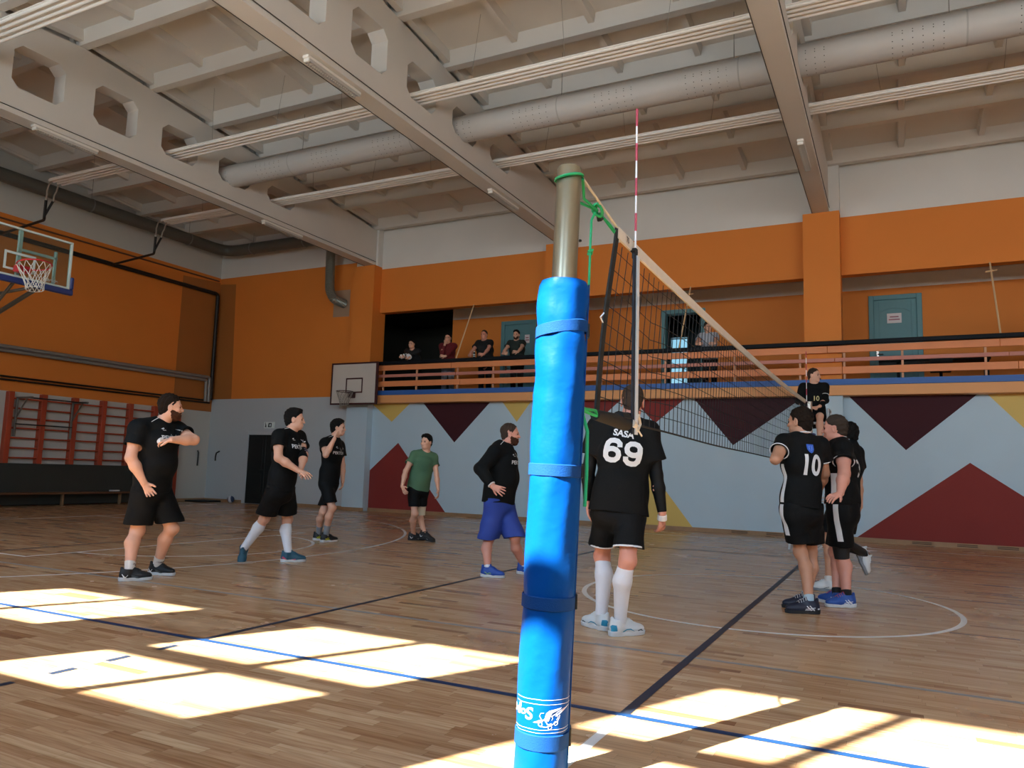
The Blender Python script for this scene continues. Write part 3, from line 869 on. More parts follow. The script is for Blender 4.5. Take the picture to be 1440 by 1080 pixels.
for Y, lab in ((6.42, 'over the basketball hoop'), (9.36, 'left of the first roof beam')):
    t = thing('pipe_branch', 'black pipe branch with metal hoses feeding the heating strip ' + lab, 'pipe', (BX, Y, 6.6), group='heating branches on the left wall')
    mb = MB(); mb.tube(fillet([(BX + .05, Y + .12, 6.58), (-16.28, Y + .05, 6.68), (-16.2, Y, 6.72), (-16.2, Y, 7.15)], .06), .032, 8); mb.tube([(-16.2, Y, 6.75), (-16.12, Y + .12, 7.15)], .028, 8); mb.build('branch_tube', M_pipe, t, True)
    for dx, dy in ((0, 0), (.08, .12)):
        mb = MB(); p = Vector((-16.2 + dx, Y + dy, 7.15)); mb.tube([p, p + Vector((.01, 0, .12)), p + Vector((.0 + dx, 0, .2)), p + Vector((.05 + dx, 0, .35)), p + Vector((.2, -.02, .42)), (-15.85, Y + dy * .5, 7.56)], .018, 8); mb.build('hose', M_hose, t, True)
        mb = MB(); mb.lathe([(.03, 0), (.038, .01), (.038, .05), (.03, .06)], p - Vector((0, 0, .03)), 8); mb.build('valve', M_hose, t, True)

# ---- radiant heating strips hung below the roof
M_strip = mat('strip_paint', '#eceae6', .5)
def strip(Y, lab):
    t = thing('heating_strip', lab, 'heating panel', (0, Y, 7.5), group='radiant heating strips under the roof')
    xs = [-15.9, 17.6]
    mb = MB(); mb.box(xs[0], xs[1], Y - .19, Y + .19, 7.535, 7.55); mb.build('panel', M_strip, t)
    for k in range(4):
        y = Y - .15 + .1 * k
        mb = MB(); mb.tube([(xs[0] - .05, y, 7.525), (xs[1], y, 7.525)], .027, 8); mb.build('pipe_run', M_strip, t, True)
    for i, x in enumerate([-14.6, -13.0, -10.9, -9.2, -7.6, -4.9, -3.2, -1.6, 1.2, 2.9, 4.5, 7.3, 9.0, 10.6, 13.3, 15.2]):
        mb = MB(); mb.tube([(x, Y, 7.55), (x + .12 * (1 if i % 2 else -1), Y + .05, zr(Y) + .29)], .0035, 5); mb.build('hanger', mat('hanger_wire', '#8a877f', .6), t)
strip(6.45, 'slatted white heating strip through the beams on the window side of the round duct')
strip(9.45, 'slatted white heating strip through the beams between the round duct and the balcony')
strip(2.2, 'slatted white heating strip crossing the top left corner of the view')

def duct_material():
    m = bpy.data.materials.new('perforated_duct'); m.use_nodes = True
    nt = m.node_tree; N = nt.nodes; L = nt.links; b = N['Principled BSDF']; b.inputs['Roughness'].default_value = .55
    tc = N.new('ShaderNodeTexCoord'); sp = N.new('ShaderNodeSeparateXYZ'); L.new(tc.outputs['Object'], sp.inputs[0])
    def mth(op, a, c=None):
        n = N.new('ShaderNodeMath'); n.operation = op
        for i, q in enumerate((a, c)):
            if q is None: continue
            if isinstance(q, (int, float)): n.inputs[i].default_value = q
            else: L.new(q, n.inputs[i])
        return n.outputs[0]
    an = mth('ARCTAN2', mth('SUBTRACT', sp.outputs['Z'], 7.62), mth('SUBTRACT', sp.outputs['Y'], 7.95))
    u = mth('SUBTRACT', mth('FRACT', mth('DIVIDE', sp.outputs['X'], .13)), .5); v = mth('SUBTRACT', mth('FRACT', mth('DIVIDE', an, .36)), .5)
    d = mth('ADD', mth('MULTIPLY', u, mth('MULTIPLY', u, .0169)), mth('MULTIPLY', v, mth('MULTIPLY', v, .0075)))
    dot = mth('LESS_THAN', d, .00006)
    zone = mth('LESS_THAN', mth('FRACT', mth('DIVIDE', mth('ADD', sp.outputs['X'], .2), 1.55)), .5)
    low = mth('LESS_THAN', sp.outputs['Z'], 7.66); lo2 = mth('LESS_THAN', sp.outputs['Y'], 8.0)
    f = mth('MULTIPLY', mth('MULTIPLY', dot, zone), mth('MULTIPLY', low, lo2))
    mx = N.new('ShaderNodeMix'); mx.data_type = 'RGBA'; mx.inputs[6].default_value = (*lin('#b9b8b6'), 1); mx.inputs[7].default_value = (*lin('#33302c'), 1)
    L.new(f, mx.inputs[0]); L.new(mx.outputs[2], b.inputs['Base Color'])
    return m
t = thing('ventilation_duct', 'large round perforated grey duct passing through the roof beams', 'duct', (0, 7.95, 7.4))
mb = MB(); mb.lathe([(.05, -13.3), (.245, -13.28), (.245, 17.4)], (0, 7.95, 7.62), 40, (1, 0, 0)); mb.build('duct_tube', duct_material(), t, True)
for k, x in enumerate([-13.2 + 3.1 * i for i in range(10)]):
    mb = MB(); mb.lathe([(.245, -.012), (.248, -.004), (.248, .004), (.245, .012)], (x, 7.95, 7.62), 40, (1, 0, 0), cap=False); mb.build('seam', mat('duct_seam', '#a9a8a5', .5), t, True)
for x in [-12.9 + 3.0 * i for i in range(11)]:
    mb = MB(); mb.tube([(x, 7.95, 7.865), (x, 7.95, zr(7.95) + .29)], .007, 5); mb.build('hanger', MATS['hanger_wire'], t)
t = thing('wall_duct', 'dark grey round duct following the left and back walls under the roof', 'duct', (-17.4, 6, 7.6))
M_duct2 = mat('dark_duct', '#5c5d57', .5,  noise=.1, scale=4)
mb = MB(); mb.tube(fillet([(-17.42, -4.2, 7.8), (-17.42, 12.85, 7.8), (-13.05, 12.85, 7.8)], .55, 8), .17, 20); mb.build('duct_tube', M_duct2, t, True)
for p, ax in (((-17.42, 8.3, 7.8), (0, 1, 0)), ((-17.42, 11.4, 7.8), (0, 1, 0)), ((-16.3, 12.85, 7.8), (1, 0, 0)), ((-17.42, 5, 7.8), (0, 1, 0)), ((-14.2, 12.85, 7.8), (1, 0, 0))):
    mb = MB(); mb.lathe([(.17, -.02), (.182, -.015), (.182, .015), (.17, .02)], p, 20, ax, cap=False); mb.build('joint_ring', M_steel, t, True)
    mb = MB(); mb.tube([(p[0], p[1], 7.97), (p[0], p[1], zr(p[1]) + .29)], .006, 5); mb.build('hanger', MATS['hanger_wire'], t)
pts = fillet([(-13.22, 12.85, 7.66), (-13.22, 12.9, 6.25), (-13.15, 13.0, 6.0), (-13.05, 13.38, 5.93)], .3, 8)
mb = MB(); N_ = 60; full = []
P_ = [Vector(p) for p in pts]; Ls = [0]
for i in range(1, len(P_)): Ls.append(Ls[-1] + (P_[i] - P_[i - 1]).length)
for i in range(N_ * 2 + 1):
    s = Ls[-1] * i / (N_ * 2); k = max(j for j in range(len(Ls)) if Ls[j] <= s + 1e-9); k = min(k, len(P_) - 2)
    full.append(P_[k].lerp(P_[k + 1], (s - Ls[k]) / max(1e-9, Ls[k + 1] - Ls[k])))
mb.tube(full, [.125 if i % 2 else .138 for i in range(len(full))], 18); mb.build('flexible_hose', mat('foil_duct', '#84867d', .32, metal=.35), t)

# ---- lamps under the beams
M_lamp = mat('lamp_housing', '#e4e1da', .4); M_lou = mat('lamp_louvre', '#b9b6b0', .35)
def lamp(x, y0, y1, lab):
    t = thing('fluorescent_lamp', lab, 'lamp', (x, y0, 6.87), group='fluorescent lamps under the roof beams')
    mb = MB(); mb.bbox(x - .055, x + .055, y0, y1, 6.90, 6.945, .008); mb.build('housing', M_lamp, t)
    mb = MB(); mb.bbox(x - .05, x + .05, y0 + .02, y0 + .05, 6.85, 6.90, .006); mb.build('end_cap', M_lamp, t)
    mb = MB(); mb.tube([(x - .02, y0 + .04, 6.88), (x - .02, y1 - .02, 6.88)], .013, 8); mb.build('tube', M_lamp, t, True)
    mb = MB()
    k = y0 + .05
    while k < y1 - .03: mb.box(x - .05, x + .05, k, k + .006, 6.855, 6.90); k += .045
    mb.box(x - .052, x - .048, y0 + .04, y1 - .02, 6.855, 6.90); mb.box(x + .048, x + .052, y0 + .04, y1 - .02, 6.855, 6.90)
    mb.build('louvre', M_lou, t)
lamp(-11.98, 3.58, 4.78, 'lamp under the leftmost roof beam on its near half'); lamp(-11.98, 8.98, 10.3, 'lamp under the leftmost roof beam toward the balcony')
lamp(-6.02, 3.78, 4.98, 'lamp under the middle roof beam on its near half'); lamp(-6.02, 9.25, 10.5, 'lamp under the middle roof beam just left of the post top')
lamp(-.05, 9.25, 10.55, 'lamp under the rightmost roof beam')

# ---- wall bars, pull-up rig, mats, bench
M_bar = mat('wall_bar_wood', '#ac4426', .5, noise=.15, scale=6)
t = thing('wall_bars', 'red-brown wooden wall bars on the left end wall', 'wall bars', (XL + .1, 9.6, .3))
UP = [7.18, 8.0, 8.84, 9.65, 10.47, 11.28, 12.10]
for y in UP:
    mb = MB(); mb.bbox(XL + .0, XL + .16, y - .065, y + .065, .0, 2.79, .008); mb.build('upright', M_bar, t)
for a, b in zip(UP[:-1], UP[1:]):
    for k in range(10):
        z = 2.63 - .243 * k
        mb = MB(); mb.tube([(XL + .11, a + .05, z), (XL + .11, b - .05, z)], .022, 8); mb.build('rung', M_bar, t, True)
t = thing('pull_up_bar', 'grey steel pull-up rig hung on the wall bars', 'pull-up bar', (XL + .2, 8.0, 1.7))
M_rig = mat('rig_steel', '#77726a', .45, metal=.5)
for y in (7.30, 8.72):
    mb = MB(); mb.bbox(XL + .165, XL + .21, y - .025, y + .025, 1.70, 2.66, .005); mb.build('upright', M_rig, t)
    mb = MB(); mb.bbox(XL + .165, XL + .80, y - .022, y + .022, 2.62, 2.665, .005); mb.build('arm', M_rig, t)
    mb = MB(); mb.tube([(XL + .2, y, 2.15), (XL + .58, y, 2.63)], .02, 6); mb.build('strut', M_rig, t)
for x, z in ((.76, 2.63), (.20, 2.0)):
    mb = MB(); mb.tube([(XL + x, 7.28, z), (XL + x, 8.74, z)], .016, 8); mb.build('grip_bar', M_blackm, t, True)
mb = MB(); mb.bbox(XL + .22, XL + .34, 5.2, 11.9, .02, 1.04, .02); tag(mb.build('gym_mat', mat('dark_mat', '#33352f', .7, noise=.08, scale=2)), 'long dark grey mat standing on edge against the wall bars', 'mat')
t = thing('gym_bench', 'low dark wooden bench in front of the dark mat', 'bench', (XL + .6, 8.4, 0))
M_bench = mat('bench_wood', '#6a4428', .5, noise=.2, scale=7)
mb = MB(); mb.bbox(XL + .45, XL + .78, 5.2, 10.2, .30, .345, .008); mb.build('seat', M_bench, t)
for y in (5.4, 6.78, 8.4, 10.0): mb = MB(); mb.bbox(XL + .57, XL + .65, y - .025, y + .025, 0, .30, .006); mb.build('leg', mat('bench_leg', '#8a6a4a', .5), t)
mb = MB(); mb.bbox(XL + .52, XL + .68, 9.72, 9.95, .347, .39, .015); tag(mb.build('folded_towel', mat('white_towel', '#c9c9c9', .9)), 'small white folded towel on the bench behind the bearded player', 'towel')

# ---- hoops
M_rim = mat('rim_red', '#b3232c', .4); M_net = mat('net_cord', '#c9c6bd', .8)
def hoop_ring(c, r, tilt, axis, t, m, cords, netname='hoop_net'):
    c = Vector(c); R = Matrix.Rotation(tilt, 3, axis)
    pt = lambda a, rr, z: c + R @ Vector((rr * math.cos(a), rr * math.sin(a), z))
    mb = MB(); mb.tube([pt(2 * PI * k / 36, r, 0) for k in range(36)], .011, 8, closed=True); mb.build('rim', m, t, True)
    prof = [(r, 0), (r * .86, -.1), (r * .68, -.2), (r * .55, -.3), (r * .52, -.38)]
    mb = MB(); n = 12
    for s in (1, -1):
        for k in range(n):
            mb.tube([pt(2 * PI * (k + s * .5 * j) / n, q[0], q[1]) for j, q in enumerate(prof)], .0045, 5)
    mb.tube([pt(2 * PI * k / 24, prof[-1][0], prof[-1][1]) for k in range(24)], .0045, 5, closed=True)
    mb.build(netname, m and cords, t, True)
M_bframe = mat('board_frame_white', '#b9c9c6', .4); M_bglass = bpy.data.materials.new('board_glass'); M_bglass.use_nodes = True
nt = M_bglass.node_tree; nt.nodes.clear()
o_ = nt.nodes.new('ShaderNodeOutputMaterial'); mxs = nt.nodes.new('ShaderNodeMixShader'); tr = nt.nodes.new('ShaderNodeBsdfTransparent'); gl = nt.nodes.new('ShaderNodeBsdfGlossy')
gl.inputs['Roughness'].default_value = .08; tr.inputs['Color'].default_value = (.80, .88, .86, 1); mxs.inputs[0].default_value = .08
nt.links.new(tr.outputs[0], mxs.inputs[1]); nt.links.new(gl.outputs[0], mxs.inputs[2]); nt.links.new(mxs.outputs[0], o_.inputs[0])
M_bpad = mat('board_pad_blue', '#23356f', .5)
t = thing('glass_basketball_hoop', 'glass basketball backboard with blue edge padding and red rim at far left', 'basketball hoop', (-12.6, 2.72, 0))
bx = -10.40; y0, y1, z0, z1 = 1.93, 3.51, 3.86, 4.62
mb = MB(); mb.box(bx - .012, bx, y0 + .02, y1 - .02, z0 + .02, z1 - .02); mb.build('backboard', M_bglass, t)
mb = MB()
for a, b, c, d in ((y0, y1, z0, z0 + .03), (y0, y1, z1 - .03, z1), (y0, y0 + .035, z0 + .03, z1 - .03), (y1 - .035, y1, z0 + .03, z1 - .03)): mb.bbox(bx - .03, bx + .012, a, b, c, d, .004)
mb.build('board_frame', M_bframe, t)
mb = MB()
for a, b, c, d in ((2.49, 2.95, 4.20, 4.235), (2.49, 2.525, 3.96, 4.20), (2.915, 2.95, 3.96, 4.20), (2.525, 2.915, 3.96, 3.99)): mb.box(bx + .001, bx + .004, a, b, c, d)
mb.build('target_square', M_bframe, t)
mb = MB(); mb.bbox(bx - .05, bx + .03, y0 - .03, y1 + .06, z0 - .09, z0, .015); mb.bbox(bx - .05, bx + .03, y1 + .002, y1 + .06, z0, z0 + .2, .015); mb.bbox(bx - .05, bx + .03, y0 - .06, y0 - .002, z0, z0 + .2, .015); mb.build('edge_padding', M_bpad, t)
mb = MB(); mb.bbox(bx - .06, bx - .02, 2.69, 2.75, z0, z1 - .02, .005); mb.bbox(bx - .06, bx - .02, 3.25, 3.29, z0, z0 + .55, .005); mb.bbox(bx - .06, bx - .02, 2.75, 3.3, z0 + .42, z0 + .46, .005); mb.build('back_brace', M_bframe, t)
mb = MB(); mb.bbox(bx + .003, bx + .14, 2.63, 2.82, 3.93, 4.03, .01); mb.build('rim_bracket', M_rim, t)
hoop_ring((bx + .38, 2.72, 4.02), .225, math.radians(-10), 'Y', t, M_rim, M_net)
M_arm = mat('hoop_arm_steel', '#5f5a52', .5, metal=.4)
mb = MB()
for s in (-.35, .35):
    mb.tube([(bx - .05, 2.72 + s, 3.80), (-11.9, 2.72 + s * .6, 3.2), (-13.3, 2.72 + s * .6, 2.5), (-13.9, 2.72 + s * .6, .4)], .035, 8)
    mb.tube([(bx - .05, 2.72 + s, 3.82), (-11.0, 2.72 - s * .2, 3.62), (-11.9, 2.72 + s * .6, 3.2)], .025, 8)
mb.tube([(-11.9, 2.51, 3.2), (-11.9, 2.93, 3.2)], .03, 8); mb.tube([(bx - .05, 2.72, 3.84), (-10.9, 2.72, 3.50), (-11.9, 2.72, 3.2)], .025, 8)
mb.build('support_arm', M_arm, t, True)
mb = MB(); mb.bbox(-14.6, -13.0, 2.2, 3.24, .06, .55, .05); mb.build('base_box', M_bpad, t)
for x in (-14.3, -13.3):
    for y in (2.3, 3.14): mb = MB(); mb.lathe([(.02, -.03), (.06, -.03), (.06, .03), (.02, .03)], (x, y, .062), 14, (0, 1, 0)); mb.build('caster', M_blackm, t, True)
for txt, pos in (('Schelde', 3.20),):
    bm = text_bm(txt, .075, .002)
    for v in bm.verts: v.co = Vector((bx + .004, pos + v.co.x, z0 + .075 + v.co.y))
    me = bpy.data.meshes.new('maker_lettering'); bm.to_mesh(me); bm.free(); link('maker_lettering', me, M_bframe, t)
# wall hoop on the left column
M_boardw = mat('white_board', '#c9c3bb', .5, noise=.05, scale=3); M_edge = mat('board_edge_maroon', '#3c1114', .5)
t = thing('wall_basketball_hoop', 'white wooden backboard with maroon border and hoop on the left column', 'basketball hoop', (-12.04, 13.0, 2.9))
bx0, bx1, by, bz0, bz1 = -12.84, -11.24, 12.76, 2.90, 4.07
mb = MB(); mb.box(bx0 + .04, bx1 - .04, by, by + .03, bz0 + .04, bz1 - .04); mb.build('backboard', M_boardw, t)
mb = MB()
for a, b, c, d in ((bx0, bx1, bz0, bz0 + .045), (bx0, bx1, bz1 - .045, bz1), (bx0, bx0 + .045, bz0 + .045, bz1 - .045), (bx1 - .07, bx1, bz0 + .045, bz1 - .045)): mb.bbox(a, b, by - .012, by + .035, c, d, .004)
mb.build('border', M_edge, t)
mb = MB()
for a, b, c, d in ((-12.32, -11.74, 3.60, 3.64), (-12.32, -11.74, 3.22, 3.26), (-12.32, -12.28, 3.26, 3.60), (-11.78, -11.74, 3.26, 3.60)): mb.box(a, b, by - .003, by, c, d)
mb.build('target_square', M_edge, t)
mb = MB(); mb.bbox(-12.12, -11.96, by - .14, by - .001, 3.08, 3.24, .012); mb.build('rim_bracket', M_edge, t)
hoop_ring((-12.04, by - .37, 3.225), .225, 0, 'Y', t, M_edge, mat('old_net_cord', '#8d8a82', .8))
mb = MB()
for x in (-12.45, -11.95): mb.bbox(x - .03, x + .03, by + .035, 13.16, 3.5, 3.56, .004); mb.bbox(x - .03, x + .03, by + .035, 13.16, 3.15, 3.21, .004)
mb.build('wall_bracket', M_blackm, t)
# ================================================================== POSTS, NET, ROPES, REFEREE STAND
M_pad = mat('blue_vinyl', (.0006, .062, .27), .45, spec=.08, bump=.22, bscale=14)
M_padd = mat('blue_webbing', (.004, .05, .19), .75, spec=.15, bump=.2, bscale=220)
M_post = mat('brushed_post_metal', '#a8997c', .3, metal=.85, noise=.12, scale=3)
M_green = mat('green_rope', '#19a763', .5); M_bucke = mat('black_buckle', '#0c1112', .4)
M_whmark = mat('white_print', '#eef3f6', .5)
PB, PT = Vector((-.008, -1.0, 0)), Vector((.062, -1.0, 2.49))
PD = (PT - PB).normalized()
def pz(z): return PB + PD * (z / PD.z)
t = thing('net_post', 'near volleyball post, bare metal top above bright blue padding', 'volleyball post', tuple(PB))
mb = MB(); mb.lathe([(.052, 0), (.052, 2.478), (.047, 2.484)], PB, 32, PD); mb.build('pole', M_post, t, True)
mb = MB(); mb.lathe([(.047, 2.484), (.046, 2.487), (.001, 2.487)], PB, 32, PD, cap=False); mb.build('pole_cap', mat('post_cap', '#8a7d62', .4, metal=.6), t, True)
# padding with soft folds
mb = MB(); rnd = random.Random(3); n = 48; vs = []; fs = []
zs = [0.005 + 1.985 * i / 96 for i in range(97)]
straps = [(1.79, .05, .05), (1.215, .05, 0), (.70, .052, 0), (.185, .06, 0)]
a_ = PD.orthogonal().normalized(); b_ = PD.cross(a_)
for i, z in enumerate(zs):
    for k in range(n):
        th = 2 * PI * k / n
        r = .103 + .0022 * math.sin(3 * th + 5 * z) * math.sin(9 * z + 1) + .0015 * math.sin(7 * th - 13 * z) + (.003 * math.sin(31 * z + 2 * th) if z > 1.5 else 0)
        for sz, w, _ in straps:
            q = abs(z - sz); r -= .004 * math.exp(-(q / .03) ** 2)
        if i in (0, 96): r -= .008
        vs.append(pz(z) + (a_ * math.cos(th) + b_ * math.sin(th)) * r)
for i in range(96):
    for k in range(n): fs.append((i * n + k, i * n + (k + 1) % n, (i + 1) * n + (k + 1) % n, (i + 1) * n + k))
c0 = len(vs); vs.append(pz(zs[-1])); vs.append(pz(zs[0]))
for k in range(n): fs.append((96 * n + k, 96 * n + (k + 1) % n, c0)); fs.append(((k + 1) % n, k, c0 + 1))
mb.add(vs, fs); pad = mb.build('padding', M_pad, t, True)
padbvh = BVHTree.FromPolygons([tuple(v) for v in vs], fs)
toC = Vector((1.26, -2.84, 0)).normalized(); side = Vector((0, 0, 1)).cross(toC).normalized()   # image-right
for z, w, tl in straps:
    mb = MB(); m = 40; v2 = []; f2 = []
    for k in range(m):
        th = 2 * PI * k / m; d = a_ * math.cos(th) + b_ * math.sin(th)
        dz = tl * d.dot(side) * .35
        for q, rr in ((-w / 2, .1025), (-w / 2 + .003, .1065), (w / 2 - .003, .1065), (w / 2, .1025)): v2.append(pz(z + dz + q) + d * rr)
    for k in range(m):
        for q in range(3): j = (k + 1) % m; f2.append((k * 4 + q, j * 4 + q, j * 4 + q + 1, k * 4 + q + 1))
    mb.add(v2, f2); s = mb.build('strap', M_padd, pad, True)
    p = pz(z) + side * .108 + toC * -.01
    R = Matrix.Translation(p) @ Matrix.Rotation(math.atan2(side.y, side.x), 4, 'Z')
    mb = MB(); mb.bbox(-.006, .007, -.025, .025, -w / 2 - .004, w / 2 + .004, .003, R); mb.build('buckle', M_bucke, pad)
def on_pad(name, polys, z, m=M_whmark):
    decal(name, poly_bm(polys), pz(z) , side, PD, toC, padbvh, m, pad, off=.0015, maxedge=.008, reach=.3)
bands = []
for z in (.345, .328, .236, .224):
    bands += ribbon([(-.099 + .198 * i / 24, .0) for i in range(25)], .0013); decal('stitching', poly_bm(bands), pz(z), side, PD, toC, padbvh, M_whmark, pad, off=.0012, maxedge=.02, reach=.3); bands = []
# winged emblem and the lettering that wraps out of sight
W = []
W += [[(-.012, -.010), (.004, -.018), (.012, .004), (.018, .013), (.046, .024), (.052, .030), (.006, .022), (-.006, .012)]]
W += ribbon([(.014, .000), (.030, .008), (.036, .014), (.078, .034)], [.003, .003, .003, .0006]); W += ribbon([(.030, .000), (.048, .012), (.078, .034)], [.004, .005, .0006])
W += ribbon([(.014, .000), (.020, -.006), (.016, -.014)], .0018); W += ribbon([(.034, .008), (.040, -.004), (.034, -.014)], .0021); W += ribbon([(.046, .004), (.044, -.008), (.038, -.018)], .0021)
W += [[(-.054, -.024), (-.028, -.012), (-.012, -.010), (-.018, -.018), (-.034, -.024)]]
W += ribbon([(-.022, -.012), (-.030, .002), (-.026, .012), (-.014, .014)], .0021)
W += ribbon([(-.026, -.036), (-.004, -.038), (.012, -.034), (.040, -.018)], .0028); W += ribbon([(-.010, -.012), (.002, -.030), (.016, -.026)], .004)
for c in ((-.026, -.028), (.010, -.040), (.032, -.026)): W += ribbon([(c[0] + .007 * math.cos(a), c[1] + .007 * math.sin(a)) for a in [2 * PI * k / 14 for k in range(15)]], .0022)
on_pad('winged_emblem', [[(x + .018, y) for x, y in p] for p in W], .285)
for ch, sz, x, y in (('S', .062, -.054, .0), ('o', .040, -.076, .009), ('l', .060, -.0905, .012), ('y', .05, -.099, .014)):
    bm = text_bm(ch, sz, .0010, .12)
    for v in bm.verts: v.co.x += x; v.co.y += y
    decal('pad_lettering', bm, pz(.288), side, PD, toC, padbvh, M_whmark, pad, off=.0016, maxedge=.006, reach=.3)
mb = MB(); mb.tube([pz(.02) + side * .1035 + toC * .012, pz(1.98) + side * .1035 + toC * .012], .004, 6); mb.build('edge_piping', M_padd, pad, True)
mb = MB(); p = pz(2.17) + side * .053; mb.lathe([(.004, 0), (.007, .004), (.004, .012)], p, 8, side); mb.build('hook', M_bucke, t, True)

# ---- net
NT = lambda y: 2.455 - .055 * math.sin(min(1, max(0, (y + .2) / 9.2)) * PI) ** .8
NB = lambda y: 1.485 - .035 * math.sin(min(1, max(0, (y + .5) / 9.5)) * PI)
def ne(v): return -.2 - .235 * v ** 1.15          # near hem: slants back to the post at the bottom
def npt(u, v):
    y = ne(v) * (1 - u) + 9.02 * u
    z = NT(y) * (1 - v) + NB(y) * v
    bow = .0 + .05 * math.sin(PI * v) * math.exp(-max(0, y) / 1.5)
    zz = z - .06 * math.sin(PI * v) * math.exp(-abs(y - .45) / .5)
    return Vector((.012 * math.sin(y * 2.1) * v - bow * .4, y, zz))
M_str = mat('net_string', '#0c0c0e', .7); M_tape = mat('net_top_tape', '#cfc5b4', .75, noise=.1, scale=14); M_hem = mat('net_hem', '#191712', .8)
net = thing('volleyball_net', 'black volleyball net with a pale top tape strung between the posts', 'volleyball net', (0, 4.4, 1.48))
mb = MB(); NU, NV = 93, 10
for i in range(1, NU):
    mb.tube([npt(i / NU, v / 20) for v in range(1, 21)], .0024, 4)
for j in range(1, NV):
    mb.tube([npt(u / 140, j / NV) for u in range(141)], .0024, 4)
mb.build('mesh', M_str, net)
mb = MB(); v = []; f = []
for i in range(61):
    p = npt(i / 60, 0); v += [p + Vector((.006, 0, .03)), p + Vector((.006, 0, -.032)), p + Vector((-.006, 0, -.032)), p + Vector((-.006, 0, .03))]
    if i: k = 4 * i; f += [(k - 4 + q, k - 4 + (q + 1) % 4, k + (q + 1) % 4, k + q) for q in range(4)]
f += [(0, 1, 2, 3), (240, 243, 242, 241)]
mb.add(v, f); mb.build('top_tape', M_tape, net)
mb = MB(); mb.tube([pz(2.44) + Vector((.03, .04, .03)), npt(0, 0) + Vector((0, 0, .02))], .006, 6); mb.tube([npt(1, 0) + Vector((0, 0, .02)), (-.02, 9.86, 2.50)], .006, 6); mb.build('top_cable', M_tape, net, True)
mb = MB(); mb.tube([npt(u / 60, 1) for u in range(61)], .006, 6); mb.tube([npt(1, 1), (-.03, 9.84, 1.5)], .005, 6); mb.build('bottom_cord', M_hem, net, True)
def hemstrip(name, pts, w, m, tx=.005):
    mb = MB(); v = []; f = []
    for i, p in enumerate(pts):
        p = Vector(p); v += [p + Vector((tx, -w / 2, 0)), p + Vector((tx, w / 2, 0)), p + Vector((-tx, w / 2, 0)), p + Vector((-tx, -w / 2, 0))]
        if i: k = 4 * i; f += [(k - 4 + q, k - 4 + (q + 1) % 4, k + (q + 1) % 4, k + q) for q in range(4)]
    n = len(v); f += [(3, 2, 1, 0), (n - 4, n - 3, n - 2, n - 1)]
    mb.add(v, f); return mb.build(name, m, net)
hemstrip('side_hem', [npt(0, j / 16) + Vector((0, 0, .02 if j == 0 else 0)) for j in range(17)], .05, M_hem)
hemstrip('side_hem', [npt(1, j / 8) for j in range(9)], .05, M_hem)
for y in (.045, 8.98):
    u = (y + .3) / 9.35
    hemstrip('side_tape', [Vector((.034, y, NT(y) - .06 - (NT(y) - NB(y)) * j / 8)) for j in range(9)], .042, mat('side_tape_white', '#c7ccce', .7))
    hemstrip('antenna_sleeve', [Vector((.028, y - .038, NT(y) - .06 - (NT(y) - NB(y)) * j / 8)) for j in range(9)], .036, mat('sleeve_navy', '#161c26', .7))
mb = MB(); mb.tube([npt(0, 1) + Vector((0, -.02, .0)), (.0, -.2, 1.478), (.0, -.02, 1.468)], [.026, .034, .036], 10); mb.tube([(.0, -.14, 1.50), (0, -.02, 1.50)], .03, 8); mb.build('cord_sleeve', M_hem, net, True)
mb = MB(); mb.tube([(.02, -.005, 1.475), (.02, .05, 1.468)], .026, 8)
mb.tube([(.03, .03, 1.48), (.035, .09, 1.525), (.03, .135, 1.48), (.03, .09, 1.44), (.035, .04, 1.445), (.03, .02, 1.47)], .008, 6); mb.tube([(.03, .10, 1.445), (.04, .135, 1.415)], .005, 6); mb.tube([(.03, .05, 1.55), (.03, .03, 1.48), (.035, .09, 1.455)], .007, 6)
mb.build('tie_tape', M_tape, net, True)
mb = MB(); q = npt(0, .48) + Vector((0, -.035, 0)); mb.tube([q + Vector((0, .02, .03)), q + Vector((0, -.03, 0)), q + Vector((0, .02, -.03))], .004, 6); mb.build('hem_ring', M_whmark, net, True)
bm = text_bm('70', .045, .001)
for v in bm.verts: v.co = Vector((.0125, -.06 + v.co.x, NT(-.06) + v.co.y - .001))
me = bpy.data.meshes.new('tape_mark'); bm.to_mesh(me); bm.free(); link('tape_mark', me, M_hem, net)
# ---- antennas
M_antw = mat('antenna_white', '#e9e4e0', .4); M_antr = mat('antenna_red', '#b12a3f', .4)
for y, lab in ((.04, 'red and white striped antenna on the near end of the net'), (8.96, 'striped antenna on the far end of the net')):
    a = thing('net_antenna', lab, 'antenna', (.02, y, 1.5), group='antennas on the volleyball net')
    zt = 3.23 if y < 1 else 3.25
    mb = MB(); mb.tube([(.022, y, 1.50), (.022, y, zt)], .0052, 8); mb.build('rod', M_antw, a, True)
    for k in range(9):
        mb = MB(); mb.tube([(.022, y, zt - .2 * k - .1), (.022, y, zt - .2 * k)], .0068, 8); mb.build('red_band', M_antr, a, True)
    mb = MB(); mb.bbox(.006, .032, y - .016, y + .016, NT(y) - .075, NT(y) - .015, .004); mb.bbox(.0, .030, y - .024, y + .024, NT(y) - .040, NT(y) - .028, .003); mb.build('clamp', M_hem, a)
